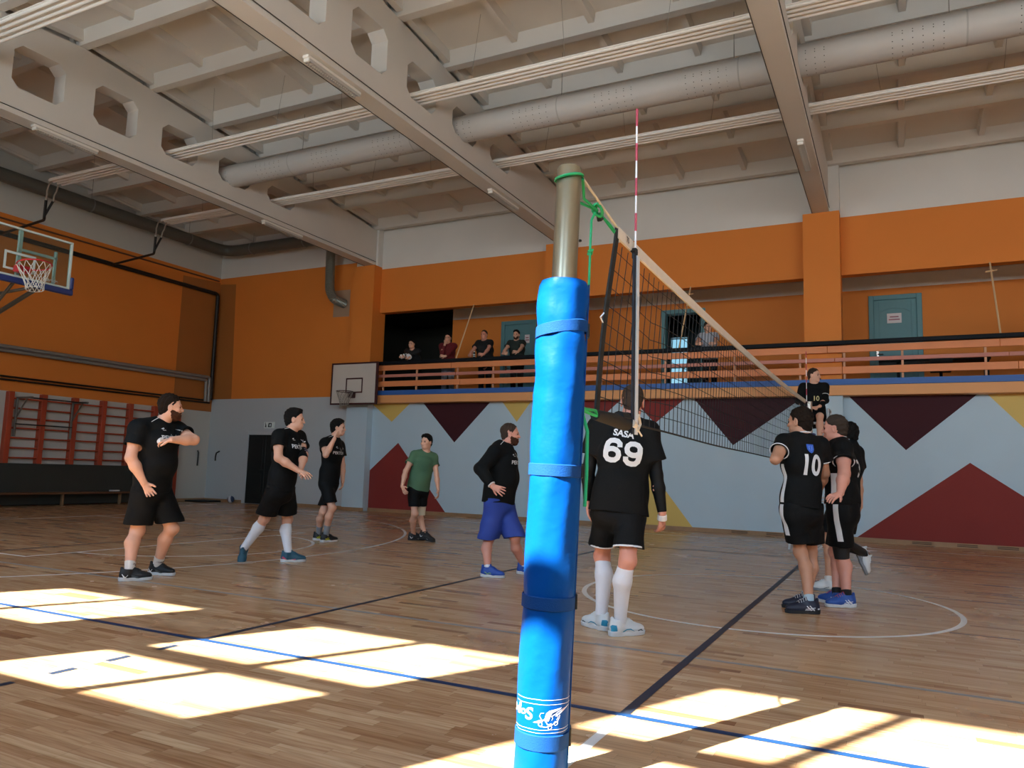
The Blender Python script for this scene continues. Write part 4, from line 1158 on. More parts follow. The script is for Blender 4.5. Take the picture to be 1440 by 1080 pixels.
# ---- green tension ropes
t = thing('tension_rope', 'bright green rope looped round the post top and tied to the net', 'rope', tuple(pz(2.45)), group='green ropes on the near post')
mb = MB(); L = pz(2.44)
mb.tube([L + (Vector((math.cos(a), math.sin(a), 0)) * .057 + Vector((0, 0, .012 * math.sin(a + .6)))) for a in [2 * PI * k / 28 for k in range(28)]], .0062, 6, closed=True); mb.build('loop', M_green, t, True)
K = Vector((.02, -.55, 2.452))
mb = MB(); mb.tube([L + Vector((.05, .03, .0)), (.03, -.75, 2.44), K], .0062, 6); mb.tube([L + Vector((-.03, .05, -.01)), (0, -.75, 2.43), K], .0062, 6)
mb.tube([K + Vector((0, .03, -.005)), (.01, -.35, 2.45), (0, -.24, 2.448)], .006, 6); mb.tube([K + Vector((.01, .03, -.015)), (.012, -.36, 2.437), (0, -.25, 2.437)], .006, 6); mb.build('line', M_green, t, True)
mb = MB()
for k in range(3): mb.tube([K + Vector((.016 * math.cos(a) + .004 * k, .028 * math.cos(a + k), .024 * math.sin(a))) for a in [2 * PI * q / 14 for q in range(14)]], .006, 6, closed=True)
mb.build('knot', M_green, t, True)
R = Matrix.Translation((.018, -.505, 2.435)) @ Matrix.Rotation(.55, 4, 'X')
mb = MB(); mb.bbox(-.012, .012, -.022, .022, -.018, .018, .004, R); mb.build('cord_lock', M_bucke, t)
mb = MB(); mb.tube([K + Vector((0, -.03, -.02)), (.02, -.625, 2.38), (.02, -.635, 2.25), (.02, -.64, 2.12), (.015, -.632, 2.03)], .006, 6); mb.tube([(.014, -.646, 2.225), (.03, -.63, 2.235), (.02, -.62, 2.22), (.012, -.64, 2.215)], .007, 6); mb.build('loose_end', M_green, t, True)
t = thing('tension_rope', 'green rope tying the lower net corner to the near post', 'rope', (0, -.6, 1.48), group='green ropes on the near post')
B = pz(1.50)
mb = MB(); mb.tube([B + Vector((.05, .09, 0)), (.015, -.66, 1.495), (.01, -.50, 1.50), (0, -.46, 1.485)], .0075, 6); mb.tube([B + Vector((.06, .08, -.01)), (.02, -.66, 1.482), (.01, -.52, 1.478), (0, -.46, 1.478)], .0075, 6); mb.build('line', M_green, t, True)
mb = MB(); mb.tube([B + Vector((.062, .085, -.01)), B + Vector((.085, .115, -.12)), B + Vector((.083, .12, -.3)), B + Vector((.078, .12, -.43))], .0075, 6); mb.build('loose_end', mat('green_rope_lit', '#1fb878', .5), t, True)  # sunlit look of the hanging end put into a brighter green
# ---- far post
t = thing('net_post', 'far volleyball post, silver tube with dark blue padding behind the players', 'volleyball post', (-.03, 9.92, 0))
mb = MB(); mb.lathe([(.052, 0), (.052, 2.535), (.046, 2.54)], (-.035, 9.92, 0), 24); mb.build('pole', mat('silver_post', '#b9b5ab', .35, metal=.7), t, True)
mb = MB(); mb.lathe([(.02, .005), (.10, .005), (.10, 1.99), (.08, 2.0), (.02, 2.0)], (-.035, 9.92, 0), 24); mb.build('padding', mat('navy_vinyl', '#23377c', .4), t, True)
mb = MB(); mb.bbox(-.11, -.07, 9.84, 9.9, 2.38, 2.5, .006); mb.build('winch', M_bucke, t)
# ---- referee stand
t = thing('referee_stand', 'white tubular referee stand beyond the far post', 'referee stand', (0, 10.75, 0))
M_rs = mat('white_tube', '#c3c7c8', .4)
LX = (-.30, .30); LY = (10.45, 11.1)
def rs(name, pts, r=.019): mb = MB(); mb.tube(pts, r, 8); return mb.build(name, M_rs, t, True)
for x in LX:
    s = 1 if x > 0 else -1
    rs('leg', [(x + s * .12, LY[0] - .22, .015), (x * .7, LY[0], 2.2)]); rs('leg', [(x + s * .12, LY[1] + .25, .015), (x * .7, LY[1] - .1, 2.2)])
    rs('side_rail', fillet([(x * .7, LY[0], 2.2), (x * .75, LY[0] + .02, 2.46), (x * .75, LY[1] - .1, 2.46), (x * .7, LY[1] - .1, 2.2)], .06))
for k in range(6):
    z = .28 + .29 * k; q = z / 2.2
    xx = (.42 * (1 - q) + .21 * q); yy = (LY[0] - .22) * (1 - q) + LY[0] * q
    rs('rung', [(-xx, yy, z), (xx, yy, z)], .016)
mb = MB(); mb.bbox(-.25, .25, 10.5, 11.0, 2.2, 2.235, .008); mb.build('seat', mat('seat_white', '#c9cccc', .5), t)
mb = MB(); mb.bbox(-.24, .24, 10.22, 10.48, 1.72, 1.75, .006); mb.build('footrest', M_rs, t)
rs('brace', [(-.3, 11.2, .9), (.3, 11.2, .9)]); rs('brace', [(-.24, 10.33, 1.71), (-.2, 10.47, 1.9)]); rs('brace', [(.24, 10.33, 1.71), (.2, 10.47, 1.9)])
# ================================================================== PEOPLE
UPZ = V(0, 0, 1)
def skin(name, c): return mat(name, c, .5, noise=.06, scale=14, spec=.4)
M_skin = {'light': skin('skin_light', '#d9a68c'), 'pink': skin('skin_pink', '#d3947f'), 'tan': skin('skin_tan', '#c08d70')}
M_black = mat('black_jersey', (.0028, .0034, .0036), .8, spec=.22, bump=.12, bscale=90); M_black2 = mat('black_shorts', (.0026, .003, .0033), .75, spec=.22, bump=.1, bscale=60)
M_trim = mat('white_trim', '#dfe2e4', .7); M_socw = mat('white_sock', '#dfe3ea', .85, bump=.15, bscale=160)
M_hair = {'dark': mat('hair_dark', '#14100d', .7, spec=.15, bump=.5, bscale=220), 'brown': mat('hair_brown', '#21170f', .7, spec=.15, bump=.5, bscale=220), 'buzz': mat('hair_buzz', '#40332a', .75, spec=.15, bump=.5, bscale=260)}
M_beard = mat('beard_brown', '#4a2f22', .8, spec=.1, bump=.5, bscale=260); M_eye = mat('eye_dark', '#17100d', .25); M_lip = mat('lip', '#9a5850', .5)

def prep(J):
    return {k: (V(v) if isinstance(v, (list, tuple, np.ndarray)) else v) for k, v in J.items()}
def mix(a, b, t): return a + (b - a) * t

def torso(J, inf=0., w=1., dp=1., belly=0., k=.05):
    s = J['s']; P, N = J['pelvis'], J['neck']; up = nrm(N - P); Lt = np.linalg.norm(N - P)
    lh = nrm(J['hipR'] - J['hipL']); ls = nrm(J['shR'] - J['shL']); lm = nrm(lh + ls); F = J['F']; Fs = J['Fs']
    q = lambda a, b: (a * s * w + inf, b * s * dp + inf)
    o = [('u', EC(P - up * .07 * s, P + up * .10 * s, lh, q(.160, .112), q(.150, .105)), k),
         ('u', EC(P + up * .08 * s, P + up * .60 * Lt, lm, q(.148, .103), q(.165, .118)), k),
         ('u', EC(P + up * .58 * Lt, P + up * .86 * Lt, ls, q(.168, .120), q(.140, .088)), k)]
    if belly: o.append(('u', EL(P + up * .20 * s + F * (.05 * s), ((.12 * w + belly) * s + inf,) * 2 + (.15 * s,)), .07))
    o.append(('u', EL(P + up * .70 * Lt + Fs * .055 * s * dp, (.13 * s * w + inf, .075 * s * dp + inf, .09 * s), frame(Fs, up)), .05))
    return o
def frame(F, up):
    F = nrm(F); r = nrm(np.cross(F, up)); u = np.cross(r, F); return np.stack([r, F, u], 1)
def shoulders(J, inf=0., a=1.):
    s = J['s']; N = J['neck']; up = nrm(N - J['pelvis']); o = []
    for S in 'RL':
        sh = J['sh' + S]
        o.append(('u', RC(N - up * .035 * s, mix(N, sh, .85) + up * .0 * s, .055 * s + inf, .055 * s * a + inf), .05))
        o.append(('u', RC(mix(N, sh, .5) - up * .11 * s, sh - up * .012 * s, .066 * s + inf, .052 * s * a + inf * .6), .06))
    return o
def arm(J, S, a=1., inf=0., upto=1.):
    s = J['s']; sh, el, wr = J['sh' + S], J['el' + S], J['wr' + S]
    return [('u', RC(sh - nrm(J['neck'] - J['pelvis']) * .008 * s, el, .053 * s * a + inf, .043 * s * a + inf), .04), ('u', EL(mix(sh, el, .45), (.050 * s * a + inf,) * 2 + (.05 * s,)), .03),
            ('u', RC(el, mix(el, wr, .35), .043 * s * a + inf, .044 * s * a + inf), .02), ('u', RC(mix(el, wr, .35), wr, .044 * s * a + inf, .028 * s * (.6 + .4 * a) + inf), .025)]
def leg(J, S, l=1., inf=0.):
    s = J['s']; hp, kn, an = J['hip' + S], J['knee' + S], J['ank' + S]
    F = nrm(V(J['toe' + S][0], J['toe' + S][1], 0) + 1e-6); ax = nrm(an - kn); back = nrm(-F + ax * (F @ ax)) if np.linalg.norm(F) > .1 else -J['F']
    return [('u', RC(hp, kn, .088 * s * l + inf, .054 * s * l + inf), .04), ('u', EL(kn - back * .012 * s, (.055 * s * l + inf,) * 3), .03),
            ('u', RC(kn, mix(kn, an, .32) + back * .022 * s, .050 * s * l + inf, .057 * s * l + inf), .03), ('u', RC(mix(kn, an, .32) + back * .022 * s, mix(kn, an, .95), .057 * s * l + inf, .037 * s * (.5 + .5 * l) + inf), .03)]
def hand(J, S, H):
    s = J['s']; wr, tip = J['wr' + S], J['tip' + S]; d = nrm(tip - wr)
    n = V(H.get('n', None) if H.get('n') is not None else (J['pelvis'] - wr) * V(1, 1, 0)); n = nrm(n - d * (n @ d))
    th = V(H.get('t', None) if H.get('t') is not None else J['F']); t = nrm(np.cross(n, d)); t = t if t @ th > 0 else -t
    curl = H.get('curl', .35); sp = H.get('spread', .10); g = .185 * s; o = []
    K = wr + d * .095 * s
    o.append(('u', EC(wr - d * .01, K, t, (.027 * s, .019 * s), (.041 * s, .0145 * s)), .014))
    for i, (off, ln) in enumerate(((.033, .076), (.011, .084), (-.011, .078), (-.032, .062))):
        b = K + t * off * s; c = curl * (1 + .12 * i); e = d * math.cos(0) + t * (sp * off / .033); e = nrm(e)
        p = b; ang = c * .6
        for j, (f, r0, r1) in enumerate(((.45, .0098, .0092), (.31, .0092, .0086), (.24, .0086, .0072))):
            v = nrm(e * math.cos(ang) + n * math.sin(ang)); q = p + v * ln * f * s
            o.append(('u', RC(p, q, r0 * s, r1 * s), .003 if j else .006)); p = q; ang += c
    b = wr + d * .03 * s + t * .026 * s; v = nrm(d * .62 + t * .62 + n * .35); q = b + v * .042 * s
    o += [('u', RC(b, q, .014 * s, .0115 * s), .012), ('u', RC(q, q + nrm(v + d * .6) * .034 * s, .0112 * s, .0085 * s), .003)]
    return o
def headframe(J):
    s = J['s'] * 1.07; Fh = J['Fh']; pit = J.get('pitch', 0.); tilt = J.get('tilt', 0.)
    up = nrm(UPZ * .8 + nrm(J['head'] - J['neck']) * .2); F = nrm(Fh * math.cos(pit) + UPZ * math.sin(pit)); up = nrm(up - F * (up @ F)); r = np.cross(F, up)
    up, r = up * math.cos(tilt) + r * math.sin(tilt), r * math.cos(tilt) - up * math.sin(tilt)
    R = np.stack([r, F, up], 1); c = J['head']
    return s, R, c, (lambda x, y, z: c + R @ (V(x, y, z) * s))
def head(J):
    s, R, c, p = headframe(J); e = lambda x, y, z, a, b, d, k=.02: ('u', EL(p(x, y, z), (a * s, b * s, d * s), R), k)
    o = [e(0, -.012, .030, .074, .094, .086, .0), e(0, .028, -.030, .060, .062, .082, .03), e(0, .050, -.084, .036, .034, .028, .03), e(.03, -.0, -.070, .028, .05, .026, .03), e(-.03, -.0, -.070, .028, .05, .026, .03),
         e(0, .074, .020, .046, .018, .010, .014), e(.036, .062, -.026, .022, .022, .018, .02), e(-.036, .062, -.026, .022, .022, .018, .02)]
    o += [('s', EL(p(x, .096, -.002), (.017 * s, .016 * s, .010 * s), R), .012) for x in (.031, -.031)]
    o += [('u', RC(p(0, .084, .008), p(0, .103, -.030), .008 * s, .0115 * s), .010), e(.010, .096, -.033, .008, .010, .007, .006), e(-.010, .096, -.033, .008, .010, .007, .006),
          e(0, .086, -.058, .022, .010, .0055, .006), e(0, .085, -.068, .019, .010, .006, .006)]
    for x in (.077, -.077): o += [e(x, -.006, -.008, .009, .021, .033, .006), ('s', EL(p(x * 1.10, -.002, -.006), (.006 * s, .012 * s, .02 * s), R), .004)]
    N = J['neck']; up = nrm(N - J['pelvis'])
    o.append(('u', RC(N - up * .05 * s, p(0, -.022, -.062), .064 * J.get('nk', 1.) * s, .058 * J.get('nk', 1.) * s), .03))
    return o

def shoe(root, J, S, C, h=.0055):
    """upper, sole, laces and side mark; C: dict of materials"""
    s = J['s'] * 1.02; d = nrm(J['toe' + S]); an = J['ank' + S]
    flat = abs(d[2]) < .05
    if flat: d = nrm(V(d[0], d[1], 0)); up = UPZ; O = V(an[0], an[1], .001)
    else: up = nrm(UPZ - d * d[2]) if abs(d[2]) < .95 else nrm(J['knee' + S] - an); up = nrm(up - d * (up @ d)); O = an - up * .09 * s
    r = np.cross(d, up); R = np.stack([r, d, up], 1); p = lambda x, y, z: O + R @ (V(x, y, z) * s)
    ops = [('u', EL(p(0, -.040, .056), (.038 * s, .046 * s, .056 * s), R), 0), ('u', RC(p(0, -.02, .058), p(0, .09, .050), .042 * s, .043 * s), .03),
           ('u', EL(p(0, .120, .042), (.048 * s, .082 * s, .038 * s), R), .03), ('u', RC(p(0, -.018, .055), p(0, -.014, .112), .042 * s, .047 * s, False, True), .02),
           ('u', EL(p(0, .042, .094), (.026 * s, .05 * s, .026 * s), R), .02), ('u', RC(p(0, .03, .10), p(0, .018, .130), .022 * s, .020 * s), .012), ('u', RC(p(0, -.062, .09), p(0, -.066, .122), .016 * s, .012 * s), .014),
           ('s', RC(p(0, -.014, .10), p(0, -.012, .13), .034 * s, .040 * s), .004), ('i', HS(p(0, 0, .020), -up), 0)]
    u = sdf_object('shoe', ops, h, C['upper'], root, smooth=1)
    P, F = sdf_mesh([('u', EC(p(0, -.04, .0), p(0, -.04, .036), r, (.042 * s, .048 * s), (.044 * s, .052 * s), True, True), 0),
                     ('u', EC(p(0, .03, .0), p(0, .03, .030), r, (.040 * s, .07 * s), (.041 * s, .07 * s), True, True), .02),
                     ('u', EC(p(0, .125, .0), p(0, .125, .030), r, (.048 * s, .080 * s), (.051 * s, .085 * s), True, True), .02)], h * .8)
    np_object('sole', relax(P, F, 1), F, C['sole'], u)
    bv = bvh_of(u)
    # laces across the instep
    mb = MB()
    for k in range(5):
        y = .02 + .019 * k; pts = []
        for x in (-.026, -.012, .0, .012, .026):
            q = p(x, y + .004 * (1 if x > 0 else -1), .2); hit = bv.ray_cast(Vector(q), Vector(-up))[0]
            if hit is not None: pts.append(hit + Vector(up) * .002)
        if len(pts) > 2: mb.tube(pts, .0026, 5)
    if mb.v: mb.build('laces', C.get('lace', C['upper']), u, True)
    for sd in (1, -1):
        for polys, m, nm in C.get('marks', []):
            decal(nm, poly_bm([[(x * 1.0 * s, y * s) for x, y in q] for q in polys]), O, d, up, r * sd, bv, MATS[m], u, off=.0015, maxedge=.012, reach=.2)
    return u
SWOOSH = [(-.035, .062), (-.028, .048), (-.012, .040), (.004, .046), (.020, .060), (.002, .036), (-.016, .030), (-.030, .038)]
SWOOSH = [[(-.052, .066), (-.046, .052), (-.034, .046), (-.034, .038), (-.048, .044)], [(-.034, .046), (-.008, .030), (.010, .062), (.000, .060), (-.010, .042), (-.034, .038)]]
SWOOSH = [[(-.066, .072), (-.062, .074), (-.030, .040), (-.012, .064), (-.020, .064), (-.026, .052), (-.036, .030), (-.050, .042)]]
STRIPES = ribbon([(-.030, .030), (.010, .070)], .007) + ribbon([(-.005, .030), (.034, .066)], .007) + ribbon([(-.035, .055), (.045, .040)], .006) + ribbon([(-.03, .040), (.05, .030)], .006)
RUNBIRD = ribbon([(-.02, .060), (.012, .038), (.03, .050), (.055, .048)], .006) + ribbon([(.012, .038), (.024, .028)], .005)
WAVE = ribbon([(.0, .030), (.03, .046), (.06, .048), (.09, .034)], [.012, .008, .008, .002])

def person(name, J, label, group=None, tone='light', hair='dark', hstyle=(.010, .62, .0), beard=0, w=1., dp=1., belly=0., armb=1., legb=1., h=.005,
           shirt=None, shorts=None, socks=None, shoes=None, hands=None, seed=1, base=None, collar=None):
    J = prep(J); s = J['s']; hands = hands or {}
    b = base if base is not None else ((J['ankR'] + J['ankL']) / 2 * V(1, 1, 0))
    root = thing(name, label, 'person', tuple(b), group=group)
    up = nrm(J['neck'] - J['pelvis'])
    ops = torso(J, 0, w * .96, dp * .94, belly) + shoulders(J, 0, armb) + head(J)
    for S in 'RL': ops += arm(J, S, armb) + leg(J, S, legb)
    for S in 'RL':
        d = nrm(J['toe' + S]); ops.append(('u', RC(J['ank' + S], J['ank' + S] + d * .09 * s - nrm(np.cross(np.cross(d, UPZ), d)) * .045 * s, .036 * s, .026 * s), .02))
        ops += hand(J, S, hands.get(S, {}))
    body = sdf_object('body', ops, h, M_skin[tone], root)
    # ---- head details
    hs, R, c, p = headframe(J)
    for x in (.031, -.031):
        mb = MB(); q = p(x, .0785, -.001); prof = [(.0005, -.009), (.006, -.006), (.0085, 0), (.006, .006), (.0005, .009)]
        mb.lathe([(a * hs, z * hs) for a, z in prof], q, 10); mb.build('eye', M_eye, root, True)
        P, F = sdf_mesh([('u', RC(p(x * .5, .088, .016), p(x * 1.45, .082, .017), .0042 * hs, .003 * hs), 0)], .003); np_object('eyebrow', P, F, M_hair[hair], root)
    t, nape, fore = hstyle      # thickness, nape height, extra forehead height
    ho = [('u', EL(p(0, -.019, .038), ((.0745 + .35 * t) * hs, (.0935 + t * .75) * hs, (.085 + t) * hs), R), 0), ('u', EL(p(0, -.052, -.022), ((.0585 + .3 * t) * hs, (.052 + .5 * t) * hs, (.062 + t) * hs), R), .025)]
    if t > .012: ho.append(('u', EL(p(.012, .030, .092 + fore), (.056 * hs, .056 * hs, .034 * hs), R), .03))
    ho += [('i', HS(p(0, .016, -.026 + nape), R @ V(0, .52, -1.)), 0), ('i', HS(p(0, .039, .036 + fore), R @ V(0, 1.0, -.80)), 0), ('i', HS(p(0, .068, .066 + fore), R @ V(0, 1.0, -.30)), 0)]
    ho += [('s', EL(p(x, .008, -.012), (.024 * hs, .040 * hs, .032 * hs), R), .004) for x in (.086, -.086)]
    sdf_object('hair', ho, max(.0042, h * .85), M_hair[hair], root, wrinkle=.0028, wf=120, seed=seed)
    if beard:
        g = .002 + .0028 * beard
        bo = [('u', EL(p(0, .028, -.033), ((.060 + g) * hs, (.061 + g * .8) * hs, (.080 + g) * hs), R), 0), ('u', EL(p(0, .049, -.086), ((.037 + g) * hs, (.034 + g * .8) * hs, (.029 + g * 1.7) * hs), R), .03), ('u', EL(p(.03, .0, -.070), ((.030 + g) * hs, (.052 + g) * hs, (.028 + g) * hs), R), .025), ('u', EL(p(-.03, .0, -.070), ((.030 + g) * hs, (.052 + g) * hs, (.028 + g) * hs), R), .025),
              ('i', HS(p(0, .02, -.024), R @ V(0, .42, 1.)), 0), ('i', HS(p(0, .004, 0), R @ V(0, -1, 0)), 0), ('s', EL(p(0, .098, -.063), (.019 * hs, .022 * hs, .007 * hs), R), .004)]
        sdf_object('beard', bo, max(.004, h * .8), M_beard, root, wrinkle=.0028, wf=130, seed=seed + 3)
    # ---- shirt
    out = {'root': root, 'J': J, 'body': body, 'p': p, 'hs': hs}
    if shirt:
        f = shirt.get('f', .55); inf = shirt.get('inf', .014); hem = shirt.get('hem', .07); so = torso(J, inf, w, dp, belly) + shoulders(J, inf, armb)
        lh = nrm(J['hipR'] - J['hipL']); fw = shirt.get('flare', 1.0)
        so.append(('u', EC(J['pelvis'] + up * .16 * s, J['pelvis'] - up * hem * s, lh, ((.155 * w) * s + inf, .112 * dp * s + inf), ((.165 * w * fw) * s + inf, .122 * dp * fw * s + inf)), .04))
        for S in 'RL':
            sh, el, wr = J['sh' + S], J['el' + S], J['wr' + S]
            if f <= 1: so.append(('u', RC(sh, mix(sh, el, f), .054 * s * armb + inf * .7, .060 * s * armb + inf + .010, False, True), .05))
            else:
                so += [('u', RC(sh, el, .062 * s * armb + inf, .047 * s * armb + inf), .03), ('u', RC(el, mix(el, wr, f - 1), .046 * s * armb + inf, .031 * s * armb + inf * .7, False, True), .02)]
        so.append(('i', HS(J['pelvis'] - up * hem * s, -up), 0))
        nb = J['neck'] + up * .012 * s
        so.append(('s', RC(nb - up * .03 * s + J['Fs'] * .012 * s, nb + up * .10 * s + J['Fs'] * .035 * s, .062 * s * J.get('nk', 1.), .085 * s), .006))
        for S in 'RL':
            sh, el = J['sh' + S], J['el' + S]
            if f <= 1: e = mix(sh, el, f); so.append(('s', RC(e - nrm(el - sh) * .02, e + nrm(el - sh) * .02, .054 * s * armb + inf * .5, .056 * s * armb + inf * .6 + .004), .0))
        st = sdf_object('shirt', so, h, shirt['m'], root, wrinkle=shirt.get('wr', .0035), wf=shirt.get('wf', 20), seed=seed)
        out['shirt'] = st
        if shirt.get('trim'):
            for S in 'RL':
                sh, el = J['sh' + S], J['el' + S]; a = nrm(el - sh); e = mix(sh, el, f)
                P, F = sdf_mesh([('u', RC(e - a * .007, e + a * .004, .060 * s * armb + inf + .010, .060 * s * armb + inf + .012, True, True), 0), ('s', RC(e - a * .03, e + a * .03, .058 * s * armb + inf + .003, .058 * s * armb + inf + .004), 0)], .004)
                np_object('sleeve_trim', relax(P, F, 1), F, M_trim, st)
        if collar:
            mb = MB(); R2 = frame(J['Fs'], up); cc = J['neck'] + up * .012 * s
            mb.tube([cc + R2 @ (V(math.cos(a) * .071, math.sin(a) * .066 + .006, -.016 * math.sin(a)) * s) for a in [2 * PI * k / 32 for k in range(32)]], .009, 6, closed=True)
            mb.build('collar', collar, st, True)
        if shirt.get('under'):     # tight long sleeves below a short sleeve
            for S in 'RL':
                wr, el, sh = J['wr' + S], J['el' + S], J['sh' + S]
                P, F = sdf_mesh([('u', RC(mix(sh, el, .4), el, .055 * s * armb + .004, .043 * s * armb + .005), 0), ('u', RC(el, mix(el, wr, .35), .043 * s * armb + .005, .045 * s * armb + .004), .02), ('u', RC(mix(el, wr, .35), mix(el, wr, .97), .045 * s * armb + .004, .030 * s + .004, False, True), .02)], h)
                np_object('undershirt_sleeve', relax(P, F, 1), F, shirt['under'], root)
    if shorts:
        f = shorts.get('f', .8); r1 = shorts.get('r', .112) * s; i2 = .010
        hm = (shirt or {}).get('hem', .07); so = [('u', EC(J['pelvis'] + up * max(-.05, .045 - hm) * s, J['pelvis'] - up * .075 * s, nrm(J['hipR'] - J['hipL']), (.150 * w * s + i2, .108 * dp * s + i2), (.168 * w * s + i2, .124 * dp * s + i2), True, False), 0)]
        for S in 'RL':
            hp, kn = J['hip' + S], J['knee' + S]
            so.append(('u', RC(hp, mix(hp, kn, f), max(.100 * s * legb, r1 * .92), r1, False, True, nrm(nrm(kn - hp) - 1.5 * UPZ)), .035))
        so.append(('i', HS(J['pelvis'] + up * max(-.05, .045 - hm) * s, up), 0))
        sp_ = sdf_object('shorts', so, h, shorts['m'], root, wrinkle=shorts.get('wr', .004), wf=22, seed=seed + 7)
        out['shorts'] = sp_
        if shorts.get('trim'):
            for S in 'RL':
                hp, kn = J['hip' + S], J['knee' + S]; a = nrm(kn - hp); e = mix(hp, kn, f)
                P, F = sdf_mesh([('u', RC(e - a * .05, e - UPZ * .004, r1 + .001, r1 + .004, True, True, nrm(a - 1.5 * UPZ)), 0), ('s', RC(e - a * .07, e + a * .05, r1 - .009, r1 - .006), 0), ('i', HS(e + UPZ * .012, -nrm(a - 1.5 * UPZ)), 0)], .004)
                np_object('hem_trim', relax(P, F, 1), F, M_trim, sp_)
    if socks:
        for S in 'RL':
            top, m = socks[S] if isinstance(socks, dict) else socks
            kn, an = J['knee' + S], J['ank' + S]; so = leg(J, S, legb, .005)[2:]
            so = so + [('u', RC(mix(kn, an, .9), an - nrm(an - kn) * -.015, .038 * s * (.5 + .5 * legb) + .003, .033 * s), .012), ('i', HS(mix(kn, an, top), -nrm(an - kn)), 0)]
            sdf_object('sock', so, h, m, root)
    if shoes:
        for S in 'RL': shoe(root, J, S, shoes, h)
    return out

def print_on(P, txt, size, up_off, m, parent, name='lettering', back=False, lat=0., bold=.02, xs=1., target=None, tilt=0., direction=None, shear=0.):
    """lettering laid on the chest or back of a shirt, given height above the pelvis"""
    J = P['J']; s = J['s']; up = nrm(J['neck'] - J['pelvis']); F = J['Fs'] if direction is None else V(direction)
    n = -F if back else F; n = nrm(n - up * (n @ up)); ax = np.cross(up, n)
    o = J['pelvis'] + up * up_off * s + ax * lat * s
    tgt = target or P['shirt']
    bm = text_bm(txt, size * s, bold * size * s, shear, 1., xs) if isinstance(txt, str) else poly_bm([[(x * s, y * s) for x, y in q] for q in txt])
    if tilt:
        bmesh.ops.rotate(bm, verts=bm.verts, cent=(0, 0, 0), matrix=Matrix.Rotation(tilt, 3, 'Z'))
    return decal(name, bm, o, ax, up, n, bvh_of(tgt), m, tgt, off=.003, maxedge=.014, reach=.5)
def band(P, name, a, b, r0, r1, m, parent=None, h=.004):
    Q, F = sdf_mesh([('u', RC(a, b, r0, r1, True, True), 0)], h); return np_object(name, relax(Q, F, 1), F, m, parent or P['root'])

def pose(s, base, yaw, wrR, wrL, lean=0., zb=0., sit=None, turn=0., hy=None, tipR=None, tipL=None, bend=0., elb=(0, 0)):
    """standing or sitting skeleton from a floor point, heading and wrist targets (world)"""
    F = V(math.sin(yaw), -math.cos(yaw), 0); r = np.cross(F, UPZ); B = V(base)
    hz = .925 * s if sit is None else sit
    pel = B + UPZ * hz; J = dict(s=s, F=F, Fs=F, pelvis=pel)
    J['neck'] = pel + UPZ * (.58 * s * math.cos(lean)) + F * (.58 * s * math.sin(lean))
    hy = yaw if hy is None else hy
    J['Fh'] = V(math.sin(hy), -math.cos(hy), 0); J['head'] = J['neck'] + UPZ * .150 * s * math.cos(lean * .6) + F * (.02 + .15 * math.sin(lean * .6)) * s
    for S, g in (('R', 1), ('L', -1)):
        hp = pel + r * g * .092 * s - UPZ * .02; J['hip' + S] = hp
        if sit is None:
            J['ank' + S] = B + r * g * .11 * s + UPZ * .09 + F * (-.03); J['knee' + S] = mix(hp, J['ank' + S], .5) + F * .02
        else:
            J['knee' + S] = hp + F * .43 * s + r * g * .05 - UPZ * .03; J['ank' + S] = J['knee' + S] - UPZ * .42 * s + F * -.04
        J['toe' + S] = nrm(F + r * g * .2)
        sh = J['neck'] + r * g * .185 * s - UPZ * .055 * s; J['sh' + S] = sh
        wr = V(wrR if S == 'R' else wrL); a, b = .30 * s, .26 * s; dv = wr - sh; L = np.linalg.norm(dv)
        if L > (a + b) * .995: wr = sh + dv / L * (a + b) * .995; L = (a + b) * .995
        x = (a * a - b * b + L * L) / (2 * L); hgt = math.sqrt(max(0, a * a - x * x)); ax = nrm(wr - sh)
        hint = -UPZ * 1. + r * g * (.5 + elb[0 if S == 'R' else 1]) - F * .35; hint = nrm(hint - ax * (hint @ ax))
        J['el' + S] = sh + ax * x + hint * hgt; J['wr' + S] = wr
        tp = tipR if S == 'R' else tipL
        J['tip' + S] = wr + (V(tp) if tp is not None else nrm(wr - J['el' + S])) * .17 * s
    return J
# height scale, then x y z of: facing, shoulder facing, head facing, pelvis, neck, head; then right and left hip, ankle, knee, toe direction, shoulder, elbow, wrist, fingertip
PEOPLE = {}
def joints(who, s, *v):
    J = dict(s=s); q = iter([V(v[i], v[i + 1], v[i + 2]) for i in range(0, len(v), 3)])
    for k in ('F', 'Fs', 'Fh', 'pelvis', 'neck', 'head'): J[k] = next(q)
    for S in 'RL':
        for k in ('hip', 'ank', 'knee', 'toe', 'sh', 'el', 'wr', 'tip'): J[k + S] = next(q)
    PEOPLE[who] = J
joints('P1', 1.040, 0.957, 0.290, -0.000, 0.957, 0.290, -0.000, 0.645, 0.764, -0.000, -5.706, 1.632, 0.962, -5.651, 1.638, 1.627, -5.567, 1.679, 1.770, -5.678, 1.540, 0.941, -5.642, 1.405, 0.090, -5.771, 1.554, 0.484, 0.500, 0.866, 0.000, -5.692, 1.398, 1.534, -5.674, 1.335, 1.229, -5.583, 1.442, 0.978, -5.517, 1.515, 0.820, -5.734, 1.724, 0.941, -5.794, 1.847, 0.090, -5.611, 1.844, 0.499, 0.960, 0.281, 0.000, -5.659, 1.851, 1.542, -5.367, 1.834, 1.435, -5.377, 1.564, 1.423, -5.549, 1.531, 1.400)
